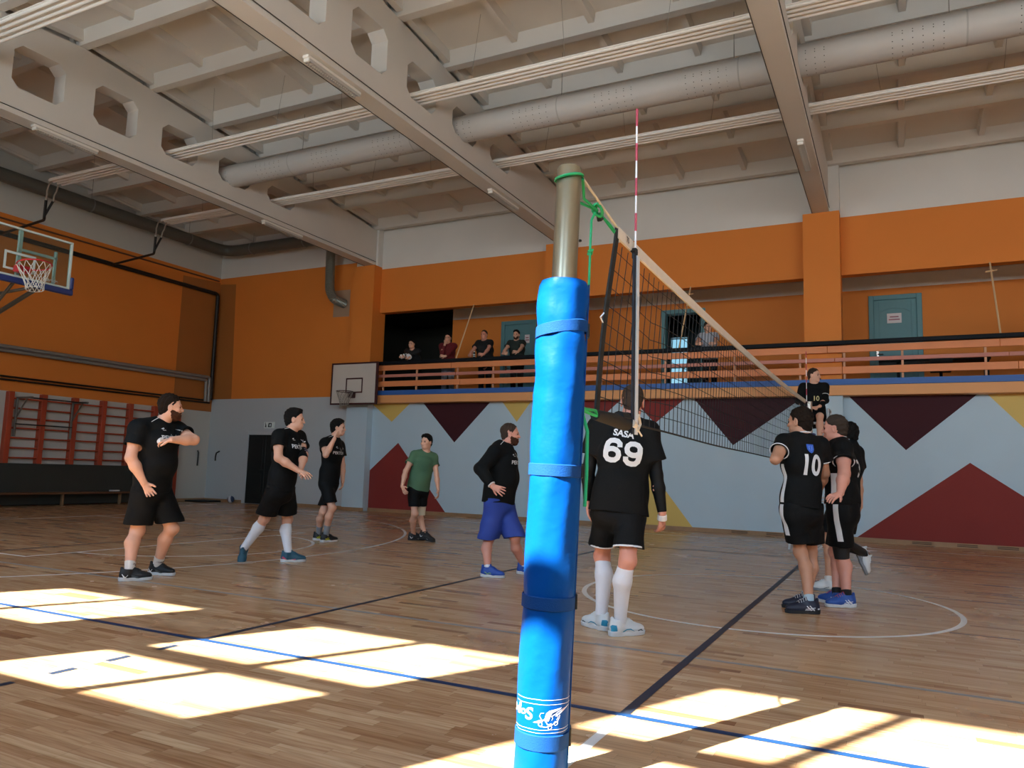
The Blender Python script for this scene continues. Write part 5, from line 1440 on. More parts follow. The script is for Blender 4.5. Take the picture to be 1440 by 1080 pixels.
joints('P2', 1.050, 0.964, 0.266, -0.000, 0.964, 0.266, -0.000, 0.835, 0.551, -0.000, -5.550, 3.355, 0.945, -5.481, 3.391, 1.626, -5.438, 3.405, 1.767, -5.524, 3.262, 0.924, -6.026, 3.276, 0.147, -5.774, 3.341, 0.532, 0.444, -0.615, -0.652, -5.474, 3.175, 1.544, -5.342, 3.060, 1.283, -5.164, 3.219, 1.137, -5.000, 3.248, 1.073, -5.576, 3.449, 0.924, -5.541, 3.550, 0.090, -5.678, 3.635, 0.515, 0.636, 0.772, 0.000, -5.521, 3.589, 1.554, -5.327, 3.483, 1.330, -5.205, 3.311, 1.157, -5.080, 3.208, 1.080)
joints('P3', 1.050, 0.996, 0.089, -0.000, 0.996, 0.089, -0.000, 0.906, 0.424, -0.000, -6.961, 5.923, 0.971, -6.926, 5.941, 1.678, -6.862, 5.962, 1.827, -6.953, 5.827, 0.950, -6.878, 5.822, 0.100, -6.756, 5.789, 0.540, 0.332, 0.943, 0.000, -6.940, 5.726, 1.568, -6.753, 5.563, 1.374, -6.656, 5.633, 1.637, -6.711, 5.744, 1.766, -6.970, 6.019, 0.950, -7.149, 5.971, 0.100, -6.976, 5.833, 0.470, 0.713, 0.701, 0.000, -6.949, 6.137, 1.552, -6.906, 6.173, 1.220, -6.865, 6.146, 0.952, -6.795, 6.054, 0.816)
joints('P4', 1.005, 0.750, -0.661, -0.000, 0.750, -0.661, -0.000, -0.025, -1.000, 0.000, -5.964, 7.035, 0.930, -5.878, 7.078, 1.503, -5.858, 7.051, 1.656, -6.025, 6.965, 0.909, -6.063, 7.088, 0.100, -5.929, 6.898, 0.455, 0.711, 0.703, 0.000, -6.019, 6.928, 1.424, -6.079, 6.800, 1.157, -6.087, 6.728, 0.906, -5.983, 6.681, 0.779, -5.903, 7.104, 0.909, -5.793, 7.017, 0.130, -5.996, 7.173, 0.472, 0.917, 0.310, -0.250, -5.786, 7.204, 1.406, -5.703, 7.169, 1.119, -5.665, 7.185, 0.851, -5.618, 7.122, 0.699)
joints('P5', 0.993, 0.976, 0.218, -0.000, 0.976, 0.218, -0.000, 0.902, 0.432, -0.000, -2.931, 4.172, 0.919, -2.906, 4.185, 1.510, -2.826, 4.224, 1.644, -2.911, 4.083, 0.899, -2.936, 3.974, 0.090, -3.035, 4.146, 0.413, 0.993, 0.114, 0.000, -2.893, 3.987, 1.413, -2.974, 3.773, 1.222, -2.798, 3.766, 1.033, -2.640, 3.738, 0.980, -2.951, 4.261, 0.899, -2.719, 4.475, 0.090, -2.746, 4.253, 0.435, 0.778, 0.628, -0.000, -2.921, 4.382, 1.390, -3.036, 4.588, 1.208, -3.095, 4.741, 1.008, -3.090, 4.908, 0.985)
joints('P6', 1.054, -0.287, 0.958, 0.000, -0.287, 0.958, 0.000, -0.287, 0.958, 0.000, -0.680, 1.907, 0.975, -0.634, 1.952, 1.648, -0.614, 2.007, 1.788, -0.587, 1.934, 0.954, -0.631, 1.814, 0.090, -0.555, 1.741, 0.566, 0.612, 0.791, 0.000, -0.463, 1.999, 1.551, -0.416, 2.013, 1.212, -0.366, 2.012, 0.918, -0.389, 2.072, 0.751, -0.772, 1.879, 0.954, -0.828, 1.948, 0.090, -0.872, 2.070, 0.551, -0.884, 0.467, 0.000, -0.857, 1.879, 1.575, -0.921, 1.857, 1.249, -0.957, 1.938, 0.990, -0.936, 1.933, 0.799)
joints('P7', 1.047, -0.656, 0.755, 0.000, -0.656, 0.755, 0.000, -0.927, 0.375, 0.000, 0.455, 3.861, 0.969, 0.473, 3.870, 1.632, 0.447, 3.878, 1.759, 0.528, 3.924, 0.948, 0.468, 4.013, 0.090, 0.510, 4.104, 0.521, -0.958, -0.286, 0.000, 0.624, 4.001, 1.551, 0.641, 4.157, 1.279, 0.565, 4.342, 1.094, 0.474, 4.489, 1.051, 0.382, 3.798, 0.948, 0.524, 3.751, 0.090, 0.439, 3.915, 0.531, -0.915, -0.402, 0.000, 0.315, 3.736, 1.553, 0.277, 3.472, 1.387, 0.297, 3.728, 1.476, 0.324, 3.886, 1.555)
joints('P8', 1.033, -0.968, 0.251, 0.000, -0.968, 0.251, 0.000, -1.000, 0.027, 0.000, 0.771, 4.220, 0.956, 0.753, 4.211, 1.616, 0.711, 4.194, 1.727, 0.795, 4.312, 0.935, 0.701, 4.261, 0.090, 0.688, 4.415, 0.498, -0.842, 0.539, 0.000, 0.759, 4.379, 1.528, 0.719, 4.570, 1.286, 0.683, 4.704, 1.056, 0.600, 4.858, 1.051, 0.747, 4.128, 0.935, 0.795, 4.156, 0.090, 0.746, 4.291, 0.512, -0.853, -0.523, 0.000, 0.793, 4.066, 1.509, 0.812, 3.857, 1.281, 0.785, 3.666, 1.094, 0.690, 3.526, 1.047)
joints('P9', 1.034, -0.801, 0.599, 0.000, -0.801, 0.599, 0.000, -0.685, 0.729, 0.000, 0.725, 5.695, 0.962, 0.797, 5.731, 1.660, 0.779, 5.756, 1.748, 0.782, 5.771, 0.941, 0.931, 5.794, 0.399, 0.704, 5.478, 0.545, 0.358, 0.072, -0.931, 0.860, 5.861, 1.542, 0.870, 5.862, 1.219, 0.882, 5.854, 0.920, 0.818, 5.837, 0.675, 0.668, 5.619, 0.941, 0.570, 5.382, 0.100, 0.557, 5.486, 0.526, -0.965, 0.263, 0.000, 0.698, 5.583, 1.538, 0.663, 5.437, 1.267, 0.618, 5.291, 1.045, 0.601, 5.152, 0.939)
# ---- the players: joint positions in metres
def M(name, c, r=.6, **k): mat(name, c, r, **k); return MATS[name]
M('mark_white', '#e6e9ea', .5); M('mark_yellow', '#d9dd3a', .5); M('mark_pink', '#d0506a', .5); M('mark_black', '#141618', .5); M('mark_teal', '#1f86a8', .5); M('mark_lime', '#9fce4a', .5); M('mark_grey', '#4a5154', .6)
SOLE_W = M('sole_white', '#ced2d4', .55); SOLE_D = M('sole_dark', '#15181c', .6)
PRINT = M('print_white', '#dcdfe0', .6); SOCKG = M('sock_grey', '#8b8f95', .85); SOCKB = M('sock_black', '#0f1011', .85); SOCKL = M('sock_light_blue', '#a9c0cc', .85); SOCKS_ = M('sock_white_short', '#d5d3cf', .85)
TAPE = M('tape_white', '#e6e3de', .8)
swo = [([[(x, y - .006) for x, y in q] for q in SWOOSH], 'mark_white', 'side_mark')]
LOGO = [[(-.016, .002), (.004, .014), (.012, .006), (-.006, -.004)], [(-.010, -.012), (.002, -.006), (.004, -.016)], [(.006, -.010), (.018, -.006), (.018, -.016)]]
VEE = [[(-.022, .014), (-.012, .014), (.0, -.006), (.020, .004), (.020, -.004), (-.002, -.018)], [(.004, .012), (.010, .012), (.004, .002)]]
def team_print(P, up=.40):
    print_on(P, 'PEKTORAS', .060, up, PRINT, None, 'chest_lettering', bold=.022, xs=.95)
    print_on(P, LOGO, 1, up + .085, PRINT, None, 'maker_mark', lat=-.085); print_on(P, VEE, 1, up + .078, PRINT, None, 'team_mark', lat=.075)
    J = P['J']; s = J['s']; up_ = nrm(J['neck'] - J['pelvis']); R2 = frame(J['Fs'], up_); c = J['neck']; bv = bvh_of(P['shirt'])
    for sg in (1, -1):     # shoulder piping and neck cord
        pts = []
        for k in range(9):
            q = c + R2 @ (V(sg * (.075 + .010 * k), .045 - .002 * k, .3) * s); hit = bv.ray_cast(Vector(q), Vector(-up_))[0]
            if hit is not None: pts.append(hit + Vector((0, 0, .002)))
        if len(pts) > 2: mb = MB(); mb.tube(pts, .0035, 5); mb.build('shoulder_piping', PRINT, P['shirt'])
    pts = []
    for x, z in ((-.035, .50), (-.015, .46), (.006, .425), (.012, .44), (.018, .475), (.03, .505)):
        q = J['pelvis'] + up_ * z * s + R2 @ V(x * s, .5, 0); hit = bv.ray_cast(Vector(q), Vector(-R2[:, 1]))[0]
        if hit is not None: pts.append(hit + Vector(R2[:, 1]) * .003)
    if len(pts) > 2: mb = MB(); mb.tube(pts, .0025, 5); mb.build('neck_cord', M('cord_grey', '#a8a49a', .7), P['shirt'])

# bearded player testing the tape on his hand
J = PEOPLE['P1']
P = person('person', J, 'bearded man in black shirt and shorts raising his taped left hand to his chest', tone='light', hair='brown', hstyle=(.011, 0., .0), beard=2, w=1.16, dp=1.22, belly=.02, armb=1.22, legb=1.16,
           shirt=dict(m=M_black, f=.58, hem=.07, wr=.004), shorts=dict(m=M_black2, f=.86, r=.135), socks=(.77, SOCKS_), seed=11,
           shoes=dict(upper=M('shoe_black', '#131516', .6), sole=SOLE_W, marks=swo + [([[(.015, .058), (.075, .040), (.085, .024), (.02, .028)]], 'mark_grey', 'side_panel')]),
           hands={'R': dict(n=(.25, -.1, -.1), t=(.9, .2, -.2), curl=.45, spread=.16), 'L': dict(n=(.3, .5, -.85), t=(.3, -.9, .3), curl=.55, spread=.05)})
team_print(P, .475)
J = P['J']; d = nrm(J['tipL'] - J['wrL']); a = J['wrL'] + d * .11; band(P, 'hand_tape', a, a + d * .05, .040, .034, TAPE)
for S in 'RL':
    a = nrm(J['ankR' if S == 'R' else 'ankL'] - J['knee' + S])
    for k in (.825, .85): e = mix(J['knee' + S], J['ank' + S], k); band(P, 'sock_stripe', e, e + a * .006, .0515, .0513, M('stripe_plum', '#3d2530', .8))
# walking player in white knee socks
P = person('person', PEOPLE['P2'], 'man in black kit and white knee socks walking in mid-stride toward the net', tone='light', hair='dark', hstyle=(.013, 0., .0), w=1.06, dp=1.12, armb=1.10, legb=1.06,
           shirt=dict(m=M_black, f=.55, hem=.05), shorts=dict(m=M_black2, f=.84, r=.125), socks=(.16, M_socw), seed=12,
           shoes=dict(upper=M('shoe_teal', '#1d5266', .55), sole=SOLE_W, marks=[(ribbon([(-.07, .06), (-.03, .03)], .02), 'mark_pink', 'heel_patch'), (ribbon([(.03, .028), (.08, .034)], .012), 'mark_pink', 'side_mark')]),
           hands={'R': dict(n=(-.3, .3, -.6), t=(.5, .4, .8), curl=.30, spread=.22), 'L': dict(curl=.3)})
team_print(P, .475)
J = P['J']; e = mix(J['elL'], J['wrL'], -.12); band(P, 'elbow_sleeve', mix(J['shL'], J['elL'], .72), mix(J['elL'], J['wrL'], .30), .058, .057, M_black)
for k in (.80, .9): q = mix(J['shL'], J['elL'], k); band(P, 'sleeve_stripe', q, q + nrm(J['elL'] - J['shL']) * .012, .0595, .0595, M('stripe_mauve', '#7c7180', .7), h=.004)
# player with hand at his ear
P = person('person', PEOPLE['P3'], 'dark haired man in black kit and grey socks holding his right hand to his ear', tone='light', hair='dark', hstyle=(.018, 0., .0), w=1.02, dp=1.05, armb=.98, legb=.98,
           shirt=dict(m=M_black, f=.55, hem=.05), shorts=dict(m=M_black2, f=.80, r=.104), socks=(.62, SOCKG), seed=13,
           shoes=dict(upper=MATS['shoe_black'], sole=SOLE_W, marks=[(STRIPES, 'mark_yellow', 'side_stripes')]),
           hands={'R': dict(n=(.6, .6, .1), t=(.5, -.6, .4), curl=.7, spread=.03), 'L': dict(curl=.4)})
team_print(P, .43)
# player in green
GREEN = M('green_shirt', '#466a4e', .8, bump=.12, bscale=80)
P = person('person', PEOPLE['P4'], 'man in plain green shirt and black shorts with a pale bandage round his knee', tone='light', hair='dark', hstyle=(.015, 0., .0), w=1.0, dp=1.0, armb=.95, legb=.92,
           shirt=dict(m=GREEN, f=.52, hem=.085, wr=.005), shorts=dict(m=M_black2, f=.74, r=.098), socks=(.95, SOCKB), seed=14,
           shoes=dict(upper=MATS['shoe_black'], sole=SOLE_D, marks=swo + [([[(.0, .030), (.09, .026), (.10, .016), (.0, .016)]], 'mark_white', 'midsole_mark')]),
           hands={'R': dict(curl=.35, spread=.12), 'L': dict(curl=.5)})
J = P['J']; band(P, 'knee_bandage', mix(J['hipL'], J['kneeL'], .74), mix(J['kneeL'], J['ankL'], .16), .083, .068, M('bandage', '#d9cfb5', .85))
# player in blue shorts
BLUE = M('blue_shorts', '#26439a', .7, bump=.1, bscale=50)
P = person('person', PEOPLE['P5'], 'bearded man in black long sleeved top and blue shorts standing hand on hip', tone='pink', hair='buzz', hstyle=(.005, .004, .004), beard=1.3, w=1.14, dp=1.42, belly=.02, armb=1.16, legb=1.04,
           shirt=dict(m=M_black, f=1.86, hem=.085, wr=.006, inf=.018), shorts=dict(m=BLUE, f=.99, r=.128, wr=.006), socks=(.90, M_socw), seed=15,
           shoes=dict(upper=M('shoe_blue', '#1f49a0', .5), sole=SOLE_W, marks=[(RUNBIRD, 'mark_lime', 'side_mark')]),
           hands={'R': dict(n=(-.2, .8, -.2), t=(.2, -.2, -.9), curl=.22, spread=.26), 'L': dict(curl=.3)})
team_print(P)
J = P['J']; e = mix(J['elR'], J['wrR'], .88); band(P, 'cuff', e, e + nrm(J['wrR'] - J['elR']) * .012, .047, .045, M_trim)
# number 69
P = person('person', PEOPLE['P6'], 'player with number 69 on his black shirt seen from behind beside the near post', tone='pink', hair='buzz', hstyle=(.004, .012, .0), w=1.10, dp=1.06, armb=1.0, legb=1.04, h=.0048,
           shirt=dict(m=M_black, f=.66, hem=.06, inf=.022, wr=.006, flare=1.08, under=M('black_sleeve', (.003, .0034, .0036), .6, spec=.25)), shorts=dict(m=M_black2, f=.76, r=.108, trim=True), socks=(.10, M_socw), seed=16,
           shoes=dict(upper=M('shoe_white', '#d3d8d8', .5), sole=SOLE_W, marks=[([[(-.085, .080), (-.052, .078), (-.046, .040), (-.08, .034)]], 'mark_teal', 'heel_patch'), (WAVE, 'mark_teal', 'side_wave'), (ribbon([(.12, .036), (.15, .042), (.165, .030)], .007), 'mark_black', 'toe_mark')]),
           hands={'R': dict(n=(-.7, .3, 0), t=(-.2, .9, .2), curl=.35, spread=.14), 'L': dict(n=(.7, .2, 0), t=(.2, .9, .1), curl=.32, spread=.14)})
SIX = [(.63, .66), (.61, .80), (.50, .89), (.36, .905), (.22, .87), (.13, .76), (.105, .60), (.105, .38), (.13, .22), (.23, .115), (.37, .09), (.52, .12), (.62, .22), (.64, .34), (.60, .46), (.50, .53), (.37, .555), (.24, .53), (.16, .47)]
def dig(path, sc, dx, rot): return ribbon([((x - .37) * sc * (-1 if rot else 1) + dx, (y - .5) * sc * (-1 if rot else 1)) for x, y in path], .21 * sc)
print_on(P, dig(SIX, .180, -.082, 0) + dig(SIX, .180, .066, 1), 1, .378, PRINT, None, 'back_number', back=True, tilt=-.10)
print_on(P, 'SAŠA', .068, .512, PRINT, None, 'back_lettering', back=True, lat=-.015, bold=.03, xs=1.0, tilt=-.10)
J = P['J']; w_ = J['wrR']; d = nrm(J['tipR'] - J['wrR']); band(P, 'wrist_tape', w_ + d * .01, w_ + d * .055, .036, .039, TAPE)
w_ = J['wrL']; d = nrm(J['tipL'] - J['wrL']); band(P, 'wristband', w_ - d * .02, w_ + d * .0, .034, .034, M('wristband_pink', '#d98f96', .6))
for t_, b_ in ((.10, .2),):
    for S in 'RL': e = mix(J['knee' + S], J['ank' + S], .105)
e = mix(J['elR'], J['wrR'], .30)
for dz in (0, .028): band(P, 'sleeve_hole', e + V(-.02, -.047, -dz), e + V(-.02, -.051, -dz), .010, .009, M_skin['pink'], h=.003)
def side_stripe(P, a_up, b_up, w, target, lateral, m=M_trim, name='side_stripe'):
    """a vertical stripe down the flank of shirt or shorts (lateral: -1 left side of the body, 1 right side)"""
    J = P['J']; s = J['s']; up = nrm(J['neck'] - J['pelvis']); r = nrm(np.cross(J['F'], up)) * lateral
    ax = np.cross(up, r); o = J['pelvis'] + up * (a_up + b_up) / 2 * s; h = abs(b_up - a_up) / 2 * s
    return decal(name, poly_bm([[(-w / 2, -h), (w / 2, -h), (w / 2, h), (-w / 2, h)]]), o, ax, up, r, bvh_of(target), m, target, off=.003, maxedge=.02, reach=.6)
CREST = [[(-.028, .036), (.028, .036), (.028, -.006), (.016, -.028), (0, -.038), (-.016, -.028), (-.028, -.006)]]
CREST2 = ribbon([(-.015, .02), (.015, .02), (.012, -.008), (0, -.02), (-.012, -.008), (-.015, .02)], .005)
# number 10
P = person('person', PEOPLE['P7'], 'player with number 10 and a blue crest on the back of his black shirt', tone='tan', hair='brown', hstyle=(.012, -.004, .0), w=1.02, dp=1.02, armb=1.02, legb=.98,
           shirt=dict(m=M_black, f=.52, hem=.02, trim=True, wr=.005, flare=1.05), shorts=dict(m=M_black2, f=.78, r=.118), socks=(.84, SOCKL), seed=21, collar=M_trim,
           shoes=dict(upper=M('shoe_navy', '#161f33', .5), sole=SOLE_D, lace=MATS['mark_white'], marks=[(STRIPES, 'mark_white', 'side_stripes'), ([[(-.085, .05), (-.055, .05), (-.06, .022), (-.085, .022)]], 'mark_white', 'heel_patch')]),
           hands={'L': dict(curl=.5), 'R': dict(curl=.5)})
print_on(P, '10', .250, .355, PRINT, None, 'back_number', back=True, bold=.028, xs=.82)
print_on(P, [[(x * 1.2, y * 1.1) for x, y in q] for q in CREST], 1, .508, M('crest_blue', '#2f5fc4', .5), None, 'crest', back=True, lat=.0); print_on(P, CREST2, 1, .508, M('crest_line', '#8fb0ee', .5), None, 'crest_outline', back=True)
J = P['J']
side_stripe(P, .02, .36, .045, P['shirt'], -1); side_stripe(P, -.27, .0, .05, P['shorts'], -1)
# hand on hip beside number 10
def shifted(J, d):
    J = prep(J)
    return {k: (v + V(d) if isinstance(v, np.ndarray) and k not in ('F', 'Fs', 'Fh') and not k.startswith('toe') else v) for k, v in J.items()}
P = person('person', shifted(PEOPLE['P8'], (.008, .21, 0)), 'sturdy man in profile with hand on hip and a black knee brace beside number 10', tone='pink', hair='buzz', hstyle=(.008, .010, .0), w=1.06, dp=1.16, armb=1.24, legb=1.08,
           shirt=dict(m=M_black, f=.50, hem=-.03, trim=True, wr=.004), shorts=dict(m=M_black2, f=.86, r=.112), socks=(.84, SOCKB), seed=22, collar=M_trim,
           shoes=dict(upper=M('shoe_royal', '#22509c', .5), sole=SOLE_W, lace=M('lace_orange', '#d9553f', .6), marks=[(STRIPES, 'mark_white', 'side_stripes')]),
           hands={'L': dict(n=(.3, .8, -.3), t=(.3, -.5, .5), curl=.35, spread=.08), 'R': dict(curl=.4)})
print_on(P, '3', .22, .355, PRINT, None, 'back_number', back=True, bold=.03, xs=.8)
J = P['J']; side_stripe(P, .10, .32, .07, P['shirt'], -1, name='side_panel'); side_stripe(P, -.32, .03, .05, P['shorts'], -1)
brace = M('brace_black', '#0c0c0d', .6)
band(P, 'knee_brace', mix(J['hipL'], J['kneeL'], .84), mix(J['kneeL'], J['ankL'], .16), .084, .068, brace)
# third player behind them
P = person('person', PEOPLE['P9'], 'player half hidden behind the hand-on-hip man, one foot in a white shoe lifted back', tone='tan', hair='dark', hstyle=(.014, -.006, .0), w=1.0, dp=1.0, armb=.98, legb=.98, h=.006,
           shirt=dict(m=M_black, f=.52, hem=.02, trim=True), shorts=dict(m=M_black2, f=.76, r=.112), seed=23, collar=M_trim,
           socks={'R': (.02, SOCKB), 'L': (.85, SOCKS_)}, shoes=dict(upper=MATS['shoe_white'], sole=M('sole_grey', '#7f868c', .6), marks=[(ribbon([(-.02, .05), (.04, .03)], .005), 'mark_grey', 'side_mark')]),
           hands={'R': dict(n=(-.6, -.2, 0), t=(-.4, .4, 0), curl=.3, spread=.08)})
J = P['J']; band(P, 'shin_sleeve', mix(J['kneeR'], J['ankR'], .02), mix(J['kneeR'], J['ankR'], .9), .064, .046, brace)
# referee seated on the stand
J = pose(1.02, (-.03, 10.78, 0), .30, (-.10, 10.40, 2.50), (.09, 10.42, 2.50), sit=2.345, hy=1.15, lean=.04, tipR=nrm(V(.75, -.3, -.2)), tipL=nrm(V(-.9, -.3, -.2)), elb=(.5, .5))
for S, g in (('R', -1), ('L', 1)):
    J['knee' + S] = V(-.03 + g * .13, 10.34, 2.325); J['ank' + S] = V(-.03 + g * .12, 10.36, 1.84); J['toe' + S] = nrm(V(g * .15, -1, 0))
def seat_shoes(P, C, h=.007, drop=.085):
    for S in 'RL':
        J = P['J']; an = J['ank' + S]; d = nrm(J['toe' + S]); s = J['s']; o = an - UPZ * drop
        ops = [('u', RC(o + d * -.04 + UPZ * .045, o + d * .15 + UPZ * .035, .042 * s, .04 * s), 0), ('u', RC(an + UPZ * .02, o + UPZ * .05, .044, .045), .03), ('i', HS(o + UPZ * .012, -UPZ), 0)]
        u = sdf_object('shoe', ops, h, C, P['root'])
        Q, F = sdf_mesh([('u', RC(o + d * -.05 + UPZ * .014, o + d * .15 + UPZ * .014, .046 * s, .048 * s), 0), ('i', HS(o + UPZ * .001, -UPZ), 0), ('i', HS(o + UPZ * .026, UPZ), 0)], h)
        np_object('sole', Q, F, SOLE_W, u)
P = person('person', J, 'seated referee in a black long sleeved shirt numbered 10 on the referee stand', tone='light', hair='buzz', hstyle=(.007, .006, .0), w=1.04, dp=1.0, h=.0075,
           shirt=dict(m=M_black, f=1.9, hem=.03), shorts=dict(m=M_black2, f=.86, r=.10), seed=24, base=V(-.03, 10.75, 2.23),
           hands={'R': dict(n=(0, .3, -1), curl=.2), 'L': dict(n=(0, .3, -1), curl=.3)})
seat_shoes(P, MATS['shoe_black'])
print_on(P, '10', .115, .315, M('print_gold', '#c9c08a', .6), None, 'chest_number', bold=.02)
J = P['J']; band(P, 'sleeve_stripe', mix(J['shL'], J['elL'], .62), mix(J['shL'], J['elL'], .65), .070, .070, M_trim, h=.005)
mb = MB(); q = P['p'](0, .115, -.066); mb.tube([P['p'](0, .095, -.064), q], .009, 8); tag(mb.build('whistle', M_blackm, None, True), 'small black whistle in the referee\'s mouth', 'whistle')
for S in 'RL':
    band(P, 'sock', mix(J['knee' + S], J['ank' + S], .7), J['ank' + S], .058, .046, SOCKB, h=.007)

# ---- spectators on the balcony
ZG = 3.10; JEANS = M('jeans', '#8d96a3', .85); TROU = M('dark_trousers', '#15171a', .8)
def spectator(lab, x, y, s, wrR, wrL, shirt, f, yaw=0., hy=None, lean=.12, tone='light', hair='dark', trousers=TROU, hands=None, beard=0, seed=30, w=1.05, dp=1.05, hst=(.012, 0., .0), tipR=None, tipL=None):
    J = pose(s, (x, y, ZG), yaw, wrR, wrL, lean=lean, hy=hy, tipR=tipR, tipL=tipL)
    P = person('person', J, lab, 'spectators on the balcony', tone=tone, hair=hair, hstyle=hst, w=w, dp=dp, h=.009, beard=beard, shirt=dict(m=shirt, f=f, hem=.05), seed=seed, base=V(x, y, ZG), hands=hands or {})
    J = P['J']; s = J['s']; so = [('u', EC(J['pelvis'] + UPZ * .1, J['pelvis'] - UPZ * .06, nrm(J['hipR'] - J['hipL']), (.155 * s, .115 * s), (.17 * s, .128 * s), True, False), 0)]
    for S in 'RL': so += [('u', RC(J['hip' + S], J['knee' + S], .098 * s, .074 * s), .03), ('u', RC(J['knee' + S], J['ank' + S] - UPZ * .03, .074 * s, .062 * s, False, True), .02)]
    sdf_object('trousers', so, .009, trousers, P['root'], wrinkle=.003, wf=24, seed=seed); seat_shoes(P, MATS['shoe_black'], .009, .088)
    return P
RAILZ = 4.13
RED = M('maroon_hoodie', '#6a1820', .85); BLKP = M('black_polo', '#101214', .8); DGRN = M('dark_green_shirt', '#1f2a26', .8); LGREY = M('light_shirt', '#aeb4c0', .8); DMAR = M('dark_maroon_shirt', '#2a1214', .8)
P = spectator('standing spectator in a maroon hoodie and pale jeans with a hand at his mouth', -9.55, 13.62, 1.0, (-9.50, 13.33, 4.555), (-9.36, 13.10, RAILZ + .02), RED, 1.85, yaw=.25, lean=.16, trousers=JEANS, seed=31, tipR=nrm(V(-.1, .25, .9)), tipL=nrm(V(-.8, -.3, .1)))
mb = MB()
for x in (.031, -.031): mb.tube([P['p'](x + .024 * math.cos(a), .098, .0 + .018 * math.sin(a)) for a in [2 * PI * k / 14 for k in range(14)]], .0025, 5, closed=True)
mb.tube([P['p'](.055, .096, .002), P['p'](.08, .02, .0)], .0025, 5); mb.tube([P['p'](-.055, .096, .002), P['p'](-.08, .02, .0)], .0025, 5)
mb.build('glasses', M_blackm, P['root'], True)
P = spectator('broad spectator in a black polo shirt leaning on the handrail beside the pale pole', -8.42, 13.66, 1.02, (-8.62, 13.08, RAILZ + .01), (-8.18, 13.10, RAILZ + .03), BLKP, .6, yaw=.1, lean=.20, w=1.28, dp=1.25, hst=(.005, .006, .004), hair='buzz', tone='pink', seed=32, tipR=nrm(V(.5, -.5, -.05)), tipL=nrm(V(-.7, -.3, .0)))
t = thing('drink_bottle', 'small black bottle with white bands on the handrail before the black polo shirt', 'bottle', (-8.42, 13.045, 4.102))
mb = MB(); mb.lathe([(.001, .0), (.030, .0), (.032, .02), (.032, .11), (.020, .135), (.016, .15), (.016, .17), (.001, .17)], (-8.42, 13.045, 4.101), 16); mb.build('bottle_body', M_blackm, t, True)
for z in (.025, .07, .142): mb = MB(); mb.lathe([(.0325 if z < .1 else .0195, 0), (.0335 if z < .1 else .0195, .003), (.0335 if z < .1 else .0185, .018), (.0325 if z < .1 else .017, .021)], (-8.42, 13.045, 4.101 + z), 16, cap=False); mb.build('white_band', MATS['mark_white'], t, True)
spectator('dark haired bearded spectator in a dark green shirt in front of the balcony door', -7.52, 13.75, 1.0, (-7.66, 13.12, RAILZ + .01), (-7.22, 13.10, RAILZ + .02), DGRN, .6, yaw=.15, lean=.18, w=1.12, dp=1.1, beard=.6, hst=(.015, 0., .0), seed=33, tipR=nrm(V(.8, -.2, 0)), tipL=nrm(V(-.8, -.2, 0)))
spectator('dark haired spectator in a light shirt beside the open balcony door', -2.54, 13.78, .95, (-2.72, 13.10, RAILZ + .01), (-2.28, 13.12, RAILZ + .02), LGREY, .7, yaw=-.1, hy=.5, lean=.22, hst=(.016, 0., .0), seed=34, tipR=nrm(V(.8, -.2, 0)), tipL=nrm(V(-.8, -.2, 0)))
spectator('spectator in dark maroon at the right edge, standing behind the railing', 3.84, 13.72, 1.0, (3.62, 13.12, RAILZ + .03), (4.05, 13.12, RAILZ + .02), DMAR, .7, yaw=-.1, lean=.06, seed=35, tipR=nrm(V(.6, -.5, 0)), tipL=nrm(V(-.6, -.4, 0)))
P = spectator('stooping spectator in a black and white striped jacket with arms folded on the handrail', -10.62, 13.68, .96, (-10.42, 13.04, RAILZ + .055), (-10.80, 13.03, RAILZ + .065), BLKP, 1.9, yaw=.1, lean=.52, seed=36, tipR=nrm(V(-.9, -.1, 0)), tipL=nrm(V(.9, -.1, 0)))
J = P['J']
for S in 'RL':
    for k in (.25, .55, .85): e = mix(J['el' + S], J['wr' + S], k); a = nrm(J['wr' + S] - J['el' + S]); band(P, 'sleeve_stripe', e - a * .022, e + a * .022, .066, .062, MATS['mark_white'], h=.007)

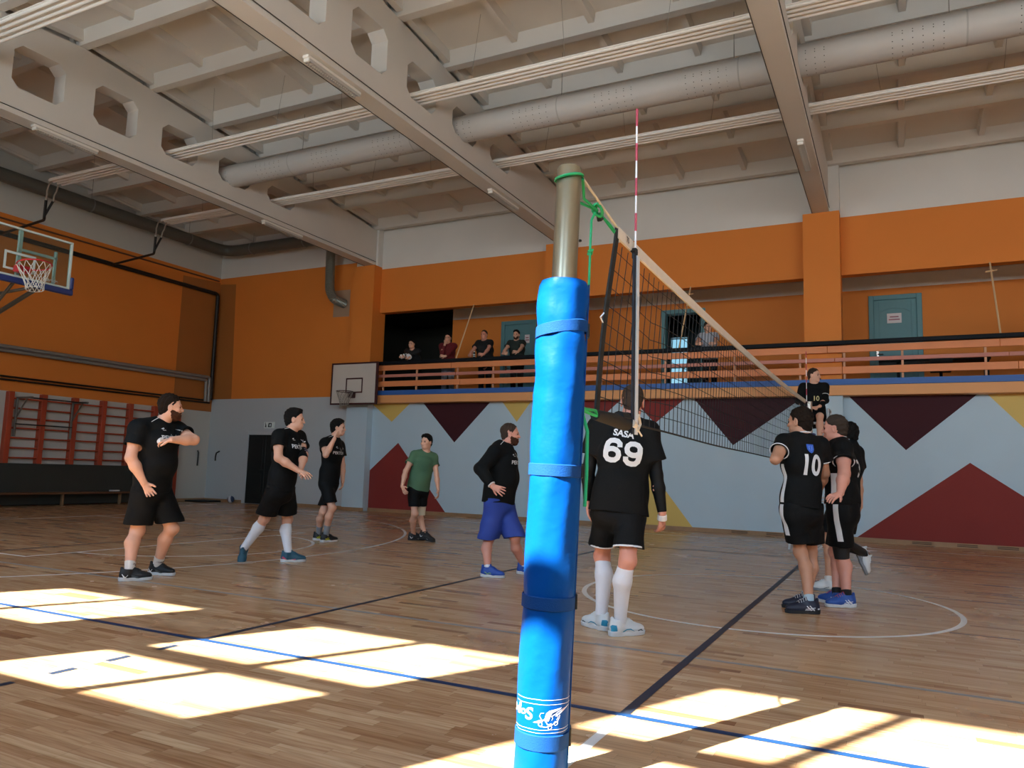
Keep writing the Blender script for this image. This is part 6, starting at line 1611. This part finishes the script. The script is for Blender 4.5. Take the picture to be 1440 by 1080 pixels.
# ================================================================== LIGHT, SKY, CAMERA
wd = bpy.data.worlds.new('sky'); SC.world = wd; wd.use_nodes = True
nt = wd.node_tree; bg = nt.nodes['Background']
tc = nt.nodes.new('ShaderNodeTexCoord'); sp = nt.nodes.new('ShaderNodeSeparateXYZ'); nt.links.new(tc.outputs['Generated'], sp.inputs[0])
rp = nt.nodes.new('ShaderNodeValToRGB'); e = rp.color_ramp.elements
mr = nt.nodes.new('ShaderNodeMapRange'); mr.inputs[1].default_value = -1; mr.inputs[2].default_value = 1; nt.links.new(sp.outputs['Z'], mr.inputs[0]); nt.links.new(mr.outputs[0], rp.inputs[0])
e[0].position = .0; e[0].color = (.80, .86, .92, 1); e[1].position = 1; e[1].color = (.30, .52, 1.0, 1)
for p_, c_ in ((.485, (.80, .86, .92, 1)), (.505, (.95, 1.05, 1.15, 1)), (.65, (.62, .84, 1.12, 1))): q = e.new(p_); q.color = c_
nt.links.new(rp.outputs[0], bg.inputs['Color']); bg.inputs['Strength'].default_value = SKY
su = bpy.data.lights.new('sun', 'SUN'); su.energy = SUN; su.angle = .011; su.color = (1, .98, .95)
so = bpy.data.objects.new('sun', su); COL.objects.link(so)
so.rotation_euler = Vector((.46, 1, -1.08)).to_track_quat('-Z', 'Y').to_euler(); so.location = (-6, -14, 16)
for i, x in enumerate(WX):
    a = bpy.data.lights.new('window_portal', 'AREA'); a.shape = 'RECTANGLE'; a.size = 2.0; a.size_y = 2.6; a.cycles.is_portal = True
    o = bpy.data.objects.new('window_portal', a); COL.objects.link(o); o.location = (x + .82, YW - .31, 5.0); o.rotation_euler = (math.radians(90), 0, 0)
    # portals face into the hall
cam = bpy.data.cameras.new('camera'); cam.sensor_width = 36; cam.lens = 36 * 1067.52 / 1440; cam.clip_start = .05
co = bpy.data.objects.new('camera', cam); COL.objects.link(co)
yaw, pitch, roll = -.46904, .11471, .030375
fw = Vector((math.sin(yaw) * math.cos(pitch), math.cos(yaw) * math.cos(pitch), math.sin(pitch))); rt = Vector((math.cos(yaw), -math.sin(yaw), 0)); uu = rt.cross(fw)
r2 = rt * math.cos(roll) + uu * math.sin(roll); u2 = uu * math.cos(roll) - rt * math.sin(roll)
Mx = Matrix((r2, u2, -fw)).transposed().to_4x4(); Mx.translation = (1.26099, -3.84312, 1.20453)
co.matrix_world = Mx
SC.camera = co
SC.view_settings.view_transform = 'Standard'; SC.view_settings.look = 'None'; SC.view_settings.gamma = 1; SC.view_settings.use_curve_mapping = False
SC.view_settings.exposure = EXPO
cy = SC.cycles
cy.use_denoising = True; cy.max_bounces = 10; cy.diffuse_bounces = 6; cy.glossy_bounces = 3; cy.transparent_max_bounces = 12; cy.sample_clamp_indirect = 6; cy.caustics_reflective = False; cy.caustics_refractive = False
